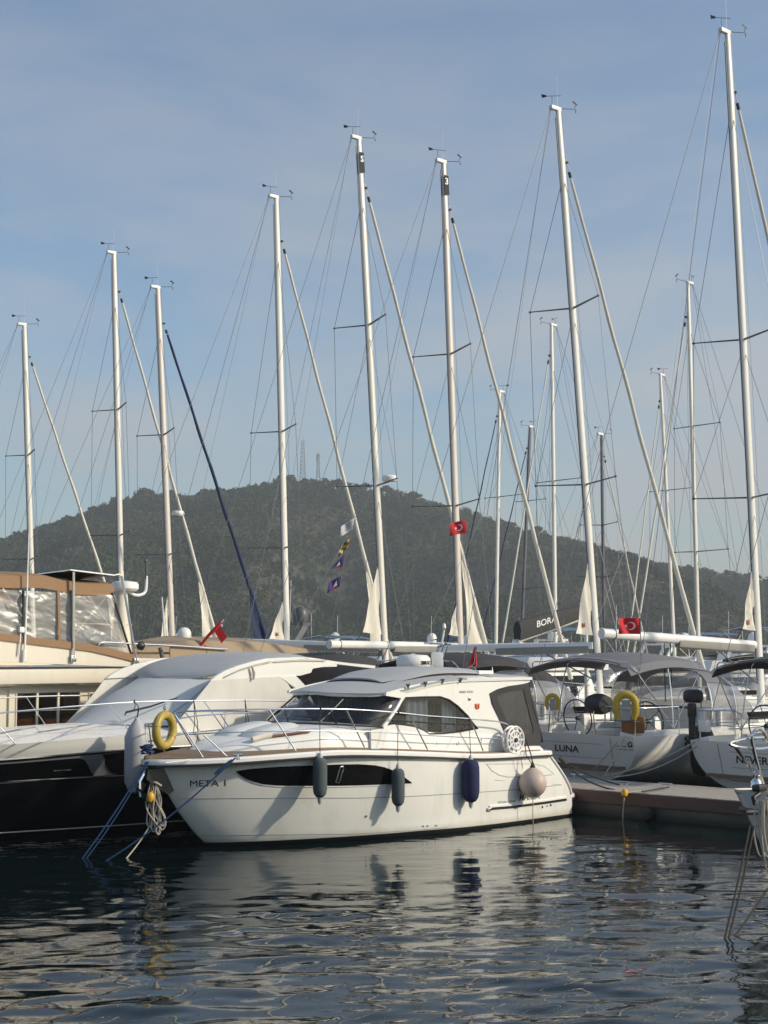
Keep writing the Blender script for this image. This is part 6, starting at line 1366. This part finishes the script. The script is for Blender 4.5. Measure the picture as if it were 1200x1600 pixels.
rear_sail(X_at(868, 70), 70, 222, (868, 1000), (862, 508), (.56,), 'far sailing yacht whose white mast stands beside the BORA boom', J=4.2)
rear_sail(X_at(815, 88), 88, 222, (815, 1000), (828, 667), (.7, .35), 'far dark masted sailing yacht between two white masts, dark furled headsail', 'bluesail', True)
R4 = rear_sail(X_at(944, 76), 76, 42, (944, 1000), (940, 679), (.63, .42), 'far sailing yacht with a slim dark mast just right of the crown sail', 'sail', True, J=4.0, wide=.8)
rear_sail(X_at(1053, 78), 78, 222, (1053, 1000), (1032, 586), (.62,), 'far sailing yacht with a mast between the LUNA boom flag and the twin spreader mast')
rear_sail(X_at(1091, 63), 63, 222, (1091, 1000), (1075, 442), (.64, .33), 'far tall mast with two pairs of spreaders close left of the LUNA mast', J=4.9)
# the yacht with the black sail cover marked BORA (its cover hangs on its own boom)
def bora():
    Y = 58; a, b = at_y(808, 984, Y), at_y(915, 952, Y + 3.2); F = frame_from_mast(b.x + .6, b.y + .4, 36, 7.0); T = R4[1]; dv = b - a; up = Vector((0, 0, 1)); sd = Vector((-dv.y, dv.x, 0)).normalized()
    k = MB(); k.loft([[a + dv * f + sd * y + up * z for y, z in ((-.16, -.42 * s), (-.20, 0), (-.12, .30 * s), (0, .38 * s), (.12, .30 * s), (.2, 0), (.16, -.42 * s))] for f, s in ((0, .9), (.03, 1), (.5, .9), (1, .62))], True); T = thing('sail_cover', 'black sail cover lettered BORA on a steeply raised boom among the masts', 'sail cover', (0, 0, 0)); o = k.build('cover', M['charcoal'], T)
    k = MB(); k.tube([a + up * -.45, b + up * -.32], .09, 10); k.build('boom', M['alu'], T)
    n = -sd if sd.y > 0 else sd; t = MB(); text_pts('BORA', lambda s, q: (a + dv * (.22 + .28 * s) + n * .205 + up * (-.10 + .26 * q), n), t, .006); t.build('lettering', M['white'], o)
    m = MB(); m.tube([b + up * -4.0, b + up * .4], .09, 10); m.build('gooseneck_post', M['alu'], T)
    m = MB(); m.tube([a + dv * .1 + up * .3, at_y(862, 700, Y + 1)], .006, 5); m.build('topping_lift', M['wire'], T)
bora()
_proto = {}
def motor_proto(kindp):
    """three kinds of far motor yacht, built once at the origin"""
    T = thing('motor_yacht', 'x', 'motor yacht', Matrix.Identity(4)); LB = 12.0
    sheer = lambda x: sinterp([(0, 1.25), (6, 1.5), (12, 1.95)], x)
    mb, hb, rings = motor_hull(T, sheer, LB, 1.95, 10.3, None, None, 10); mb.build('hull', M['gel'] if kindp != 1 else M['blackhull'], T, ang=50)
    D = MB(); D.grid([[Vector((x, max(.02, hb(x) - .02) * q, sheer(x) - .03)) for q in (-1, 0, 1)] for x in [.02 + 11.9 * i / 20 for i in range(21)]], .04); D.build('deck', M['gel2'], T)
    k = MB(); rr = []
    for z, xa, xb_, w in ((1.3, 2.4, 9.6, 1.5), (1.9, 2.4, 8.9, 1.45), (2.65, 2.6, 7.2, 1.3), (2.75, 2.7, 6.9, 1.2)): rr.append([Vector(p + (z,)) for p in ((xa, -w), (xb_ - 1.2, -w), (xb_, -w * .5), (xb_, w * .5), (xb_ - 1.2, w), (xa, w))])
    k.loft(rr, True); k.build('deckhouse', M['gel2'], T)
    k = MB(); rr = []
    for z, xa, xb_, w in ((1.98, 2.8, 8.86, 1.465), (2.5, 3.0, 7.66, 1.365)): rr.append([Vector(p + (z,)) for p in ((xa, -w), (xb_ - 1.2, -w), (xb_, -w * .5), (xb_, w * .5), (xb_ - 1.2, w), (xa, w))])
    k.loft(rr, True); k.build('window_band', M['blackglass'], T)
    if kindp in (0, 2):
        k = MB(); rr = []
        for z, xa, xb_, w in ((2.76, 1.2, 7.0, 1.45), (3.4, 1.2, 6.6, 1.5)): rr.append([Vector(p + (z,)) for p in ((xa, -w), (xb_ - 1, -w), (xb_, -w * .5), (xb_, w * .5), (xb_ - 1, w), (xa, w))])
        k.loft(rr, True); k.build('flybridge', M['gel2'], T)
    if kindp == 0:
        k = MB(); k.grid([[Vector((x, 1.4 * q, 4.75 + .15 * (1 - q * q))) for q in (-1, -.5, 0, .5, 1)] for x in (1.6, 2.8, 4.2, 5.2)], .04); k.build('bimini_top', M['bluecover'], T)
        k = MB()
        for x in (1.6, 3.4, 5.2): k.tube([(3.2, 1.42, 3.3), (x, 1.4, 4.7), (x, 0, 4.88), (x, -1.4, 4.7), (3.2, -1.42, 3.3)], .02, 6)
        k.build('bimini_frame', M['steel'], T)
    else:
        k = MB()
        for sg in (1, -1): k.loft([[Vector((x + dx, sg * (1.35 - (z - 2.7) * .08) + dy, z)) for dx, dy in ((-.16, -.05), (.16, -.05), (.16, .05), (-.16, .05))] for x, z in ((2.6, 2.7), (1.7, 3.9), (1.5, 4.2))], True)
        k.box((1.45, 0, 4.22), (.5, 2.6, .12)); k.build('radar_arch', M['gel2'] if kindp == 2 else M['darkalu'], T)
        for y in (-.75, .7) if kindp == 1 else (.2,):
            k = MB(); k.lathe([(.05, 0), (.3, .02), (.34, .2), (.34, .42), (.27, .62), (.12, .74), (.01, .76)], (1.45, y, 4.28), (0, 0, 1), 18); k.build('satellite_dome', M['domegrey'] if kindp == 1 else M['white'], T)
    k = MB(); k.tube(spline([(3.5, 1.8, sheer(3.5) + .7), (7, 1.85, sheer(7) + .75), (10, 1.2, sheer(10) + .75), (11.8, 0, sheer(11.8) + .75), (10, -1.2, sheer(10) + .75), (7, -1.85, sheer(7) + .75), (3.5, -1.8, sheer(3.5) + .7)], 5), .018, 6)
    for x, y in ((3.5, 1.8), (5.5, 1.84), (7.5, 1.78), (9.2, 1.45), (10.8, .8)):
        for sg in (1, -1): k.tube([(x, sg * y, sheer(x) - .05), (x, sg * y, sheer(x) + .72)], .014, 5)
    k.build('guard_rail', M['steel'], T)
    k = MB(); k.tube([(2.2, .9, 3.2), (2.1, .9, 6.2)], .016, 6); k.build('whip_antenna', M['white'], T)
    return T
far_m = [ # u, Y, heading, kind, scale, label
 (352, 74, 215, 1, 1.12, 'dark hulled motor yacht with two grey domes on its arch behind the furled red flag'),
 (470, 88, 235, 2, .9, 'far white motor yacht half hidden between the crown mast and the flag string'),
 (545, 78, 60, 0, .85, 'far flybridge boat whose steel bimini frame shows below the flag string'),
 (612, 92, 220, 2, .9, 'far white motor yacht behind the S mast foot'),
 (652, 80, 205, 2, .85, 'far white motor yacht just above the radar dome'),
 (705, 86, 240, 0, .85, 'far flybridge boat behind the number 3 mast'),
 (745, 72, 225, 2, .8, 'far motor yacht with a cream arch left of the white satellite dome boat'),
 (790, 84, 215, 2, .95, 'far motor yacht carrying a white satellite dome left of the BORA cover'),
 (840, 66, 225, 0, .9, 'far boat with a long blue canvas top under the BORA cover'),
 (905, 80, 235, 0, .95, 'far flybridge boat behind the foot of the crown mast'),
 (975, 90, 220, 2, .9, 'far white motor yacht under the big red flag'),
 (1015, 74, 228, 2, .85, 'far white motor yacht showing above the LUNA bimini'),
 (1070, 82, 215, 0, .9, 'far flybridge boat between LUNA hood and the twin spreader mast'),
 (1118, 70, 225, 2, .85, 'far white motor yacht seen through the gap over the LUNA sprayhood'),
 (1165, 78, 222, 0, .95, 'far flybridge boat above the NEVER bimini at the right'),
 (1225, 86, 222, 2, 1.0, 'far white motor yacht cut by the right edge of the picture'),
 (210, 92, 222, 2, .9, 'far white motor yacht behind the trawler stern'),
 (120, 98, 222, 0, .9, 'far flybridge boat behind the trawler bimini'),
]
for u, Y, deg, kd, s, lab in far_m:
    T = _proto.get(kd)
    if T is None: T = _proto[kd] = motor_proto(kd)
    else: T = copy_tree(T)
    h = Vector((math.cos(R(deg)), math.sin(R(deg)), 0)); x = X_at(u, Y); T.matrix_world = Matrix.Translation((x - h.x * 5 * s, Y - h.y * 5 * s, 0)) @ Matrix.Rotation(R(deg), 4, 'Z') @ Matrix.Scale(s, 4); tag(T, lab, 'motor yacht', FAR)
# tan covered boat with a white dome just behind the trawler
def tan_boat():
    F = Frame(X_at(300, 47) + 3.4, 51, 226); T = thing('canvas_covered_boat', 'boat under beige canvas with a white satellite dome behind the trawler stern', 'boat', F.m)
    sheer = lambda x: sinterp([(0, 1.4), (6, 1.5), (11, 1.9)], x); mb, hb, r_ = motor_hull(T, sheer, 11, 1.9, 9.6, None, None, 10); mb.build('hull', M['cream'], T)
    k = MB(); k.loft([[Vector((x, y * w, z * s)) for y, z in ((-1.6, 1.3), (-1.6, 3.2), (-1.2, 3.62), (0, 3.78), (1.2, 3.62), (1.6, 3.2), (1.6, 1.3))] for x, w, s in ((.6, .95, .92), (3, 1, .99), (6, 1, 1.0), (8.5, .8, .9), (9.6, .5, .72))], True); k.build('canvas_cover', M['tanpanel'], T)
    c = at_y(288, 995, 47); w = T.matrix_world.inverted() @ c; k = MB(); k.lathe([(.05, -.2), (.20, -.19), (.225, -.03), (.225, .1), (.18, .22), (.1, .285), (.01, .3)], w, (0, 0, 1), 20); k.lathe([(.12, -.75), (.12, -.28)], w, (0, 0, 1), 10); k.build('satellite_dome', M['white'], T)
    k = MB(); a = T.matrix_world.inverted() @ at_y(258, 1005, 47); b = T.matrix_world.inverted() @ at_y(253, 933, 47); k.tube([a, b], [.035, .025], 8); k.build('whip_antenna', M['white'], T)
tan_boat()

# ================================================================== FLAGS
def flag(name, hoist_top, w, h, dirv, drop, label, cat, mat, folds=.05, parts=None, hoist_dir=(0, 0, -1), tri=False):
    T = thing(name, label, cat, hoist_top); d = Vector(dirv).normalized(); hd = Vector(hoist_dir).normalized(); nrm = d.cross(hd).normalized()
    def S(s, t, off=0.0):
        k = (1 - s) if tri else 1.0
        return d * (w * s) + hd * (h * (.5 + (t - .5) * k)) + Vector((0, 0, -drop * s * s)) + nrm * (folds * math.sin(7 * s + 2.2 * t) * (.3 + s) + off)
    k = MB(); k.grid([[S(i / 14, j / 8) for j in range(9)] for i in range(15)], .004); o = k.build('cloth', M[mat], T)
    if parts: parts(T, o, S)
    return T
def crescent(T, o, S):
    for off in (.008, -.012):
        k = MB(); ro, ri, cx, cxi = .25, .20, .40, .4625; n = 20; A = []; B = []
        a0 = math.acos((ro ** 2 - ri ** 2 + (cxi - cx) ** 2) / (2 * ro * (cxi - cx)))
        for i in range(n + 1):
            a = a0 + (2 * math.pi - 2 * a0) * i / n; p = (cx + ro * math.cos(a) * .667, .5 + ro * math.sin(a)); dx, dy = ro * math.cos(a) - (cxi - cx), ro * math.sin(a); r = math.hypot(dx, dy); q = (cx + ((cxi - cx) + dx / r * ri) * .667, .5 + dy / r * ri); A.append(S(p[0], p[1], off)); B.append(S(q[0], q[1], off))
        k.grid([A, B], .002); c = (.60, .5); P = [S(c[0] + (.125 if i % 2 == 0 else .05) * math.cos(math.pi + i * math.pi / 5) * .667, c[1] + (.125 if i % 2 == 0 else .05) * math.sin(math.pi + i * math.pi / 5), off) for i in range(10)]
        k.plate(P, (0, -.002, 0)); k.build('crescent_and_star', M['white'], o)
Y = 46.2; flag('flag', at_y(728.5, 813, Y), .56, .40, (-1, -.25, -.12), .05, 'red flag with white crescent and star flying beside the number 3 mast', 'flag', 'red', .06, crescent)
k = MB(); k.tube([at_y(729, 808, Y), at_y(728, 838, Y), at_y(735, 985, 43.5)], .005, 5); tag(k.build('flag_halyard', M['wire']), 'thin halyard carrying the red flag beside the number 3 mast', 'rope')
Y = 35.2; flag('flag', at_y(1000.5, 966, Y), .56, .38, (-1, -.15, .04), .02, 'red flag with white crescent and star above the LUNA boom', 'flag', 'red', .085, crescent)
k = MB(); k.tube([at_y(1000.8, 958, Y), at_y(1001, 1060, Y - .2), at_y(1001.5, 1136, Y - .3)], .010, 6); tag(k.build('flagstaff', M['wire']), 'thin upright staff of the red flag above the LUNA boom', 'flagstaff')
Y = 36.0; T = thing('flag', 'slack red flag hanging folded on a short staff behind the cruiser roof', 'flag', at_y(743, 1010, Y)); k = MB(); rows = []
for i in range(9): s = i / 8; rows.append([Vector((-.015 * s - .09 * s + (.03 + .19 * s) * (j / 6 - .35), .05 * math.sin(j * 2 + s * 2), -.48 * s)) for j in range(7)])
k.grid(rows, .01); k.build('cloth', M['red'], T)
k = MB(); k.tube(spline([at_y(743, 1009, Y), at_y(741, 1035, Y), at_y(735, 1041, Y), at_y(730, 1046, Y)], 4), .012, 6); k.tube(spline([at_y(735, 1041, Y), at_y(742, 1044, Y), at_y(745, 1055, Y)], 4), .014, 6); tag(k.build('flagstaff', M['steel']), 'short bent steel staff of the slack red flag behind the cruiser roof', 'flagstaff')
Y = 46.0; a, b = at_y(308, 1013, Y), at_y(350, 968, Y); T = thing('flag', 'red flag furled around a slanting staff above the beige canvas', 'flag', a); dv = b - a; k = MB(); k.tube([dv * f + Vector((0, .02 * math.sin(f * 9), -.02 * math.sin(f * 11))) for f in (.02, .2, .4, .55, .75, .9)], [.05, .07, .08, .10, .13, .06], 8, sx=.6); k.grid([[dv * f + Vector((.06 * j, 0, -.10 * j)) for j in range(5)] for f in (.62, .72, .84)], .01); k.build('cloth', M['red'], T)
k = MB(); k.tube([a, b], .018, 6); tag(k.build('flagstaff', M['white']), 'slanting staff with the furled red flag above the beige canvas', 'flagstaff')
k = MB(); c = at_y(344, 980, Y); k.rbox(c - a, (.10, .02, .22), .01, Matrix.Rotation(.5, 3, 'Y')); k.build('white_charge', M['white'], T)
def stripes(T, o, S):
    for off in (.006, -.010):
        k = MB()
        for i in range(6): k.grid([[S(x, (2 * i + 1) / 13, off), S(x, (2 * i + 2) / 13, off)] for x in [q / 8 for q in range(9)]], .001)
        k.build('white_stripes', M['white'], o)
        k = MB(); k.grid([[S(x * .42, y * .54, off * 1.6) for y in (0, .5, 1)] for x in (0, .33, .66, 1)], .001); k.build('canton', M['bluerope'], o)
Y = 58; flag('flag', at_y(531, 1020, Y), .50, .40, (.9, -.3, -.1), .05, 'small flag with red and white stripes and blue corner behind the covered yacht roof', 'flag', 'red', .05, stripes)
k = MB(); k.tube([at_y(531, 1014, Y), at_y(528, 1045, Y)], .012, 6); tag(k.build('flagstaff', M['white']), 'short staff of the small striped flag', 'flagstaff')
# string of signal flags
Y = 45.5; hp = [(557, 790), (552, 815), (545, 838), (538, 868), (533, 898), (529, 990)]
k = MB(); k.tube([at_y(u, v, Y) for u, v in hp], .006, 5); tag(k.build('flag_halyard', M['wire']), 'thin line carrying the string of four small flags', 'rope')
def pf(u, v, du, dv_, hh, tri, label, mat, emb=None):
    a = at_y(u, v, Y); b = at_y(u - hh * .14, v + hh, Y); e = at_y(u + du, v + dv_, Y); flag('signal_flag', a, (e - a).length, (b - a).length, (e - a) + Vector((0, -.06, 0)), .04, label, 'flag', mat, .04, emb, hoist_dir=(b - a), tri=tri)
M['purple'] = pmat('purple_flag_cloth', (0.055, 0.03, 0.15), 0.8, var=0.2); M['paleflag'] = pmat('pale_flag_cloth', (0.55, 0.55, 0.58), 0.8, var=0.15)
def sailmark(T, o, S):
    for off in (.006, -.010):
        k = MB(); k.plate([S(x, y, off) for x, y in ((.22, .75), (.55, .75), (.34, .22))], (0, -.002, 0)); k.build('white_mark', M['white'], o)
        k = MB(); k.grid([[S(x, y, off) for y in (.88, .99)] for x in (0, .3, .6)], .001); k.build('edge_band', M['red'], o)
def checks(T, o, S):
    for off in (.006, -.010):
        k = MB()
        for i in range(4):
            for j in range(3):
                if (i + j) % 2: k.grid([[S((i + a) / 4, (j + b) / 3, off) for b in (0, 1)] for a in (0, .5, 1)], .001)
        k.build('black_checks', M['charcoal'], o)
def greymark(T, o, S):
    for off in (.006, -.010):
        k = MB(); 
        for j in range(3): k.grid([[S(x, .2 + .22 * j, off), S(x, .3 + .22 * j, off)] for x in (.15, .35, .6)], .001)
        k.build('dark_mark', M['greyink'], o)
pf(554, 809, -21, 12, 18, False, 'top flag of the string, pale grey with dark marks', 'paleflag', greymark)
pf(546, 841, -16, 14, 14, False, 'second flag of the string, yellow and black', 'yellow', checks)
pf(538, 866, -20, 12, 20, True, 'third flag of the string, purple triangle with a white sail mark', 'purple', sailmark)
pf(533, 900, -20, 9, 17, False, 'lowest flag of the string, purple with a white mark', 'purple', sailmark)

# ================================================================== HAZE OVER THE BAY
def haze():
    mb = MB(); mb.box((0, 690, 92), (2400, 1500, 190)); me = bpy.data.meshes.new('haze'); me.from_pydata(mb.v, [], mb.f)
    m = bpy.data.materials.new('sea_haze'); m.use_nodes = True; nt = m.node_tree; nt.nodes.clear(); o = nt.nodes.new('ShaderNodeOutputMaterial'); v = nt.nodes.new('ShaderNodeVolumePrincipled')
    v.inputs['Color'].default_value = (0.80, 0.84, 0.90, 1); v.inputs['Density'].default_value = HAZE_D; v.inputs['Anisotropy'].default_value = 0.2
    nt.links.new(v.outputs[0], o.inputs['Volume']); me.materials.append(m); ob = bpy.data.objects.new('haze', me); COL.objects.link(ob); kind(ob, 'stuff'); tag(ob, 'thin pale haze over the harbour and the wooded hill', 'haze'); ob.visible_shadow = True
HAZE_D = 0.00042
haze()
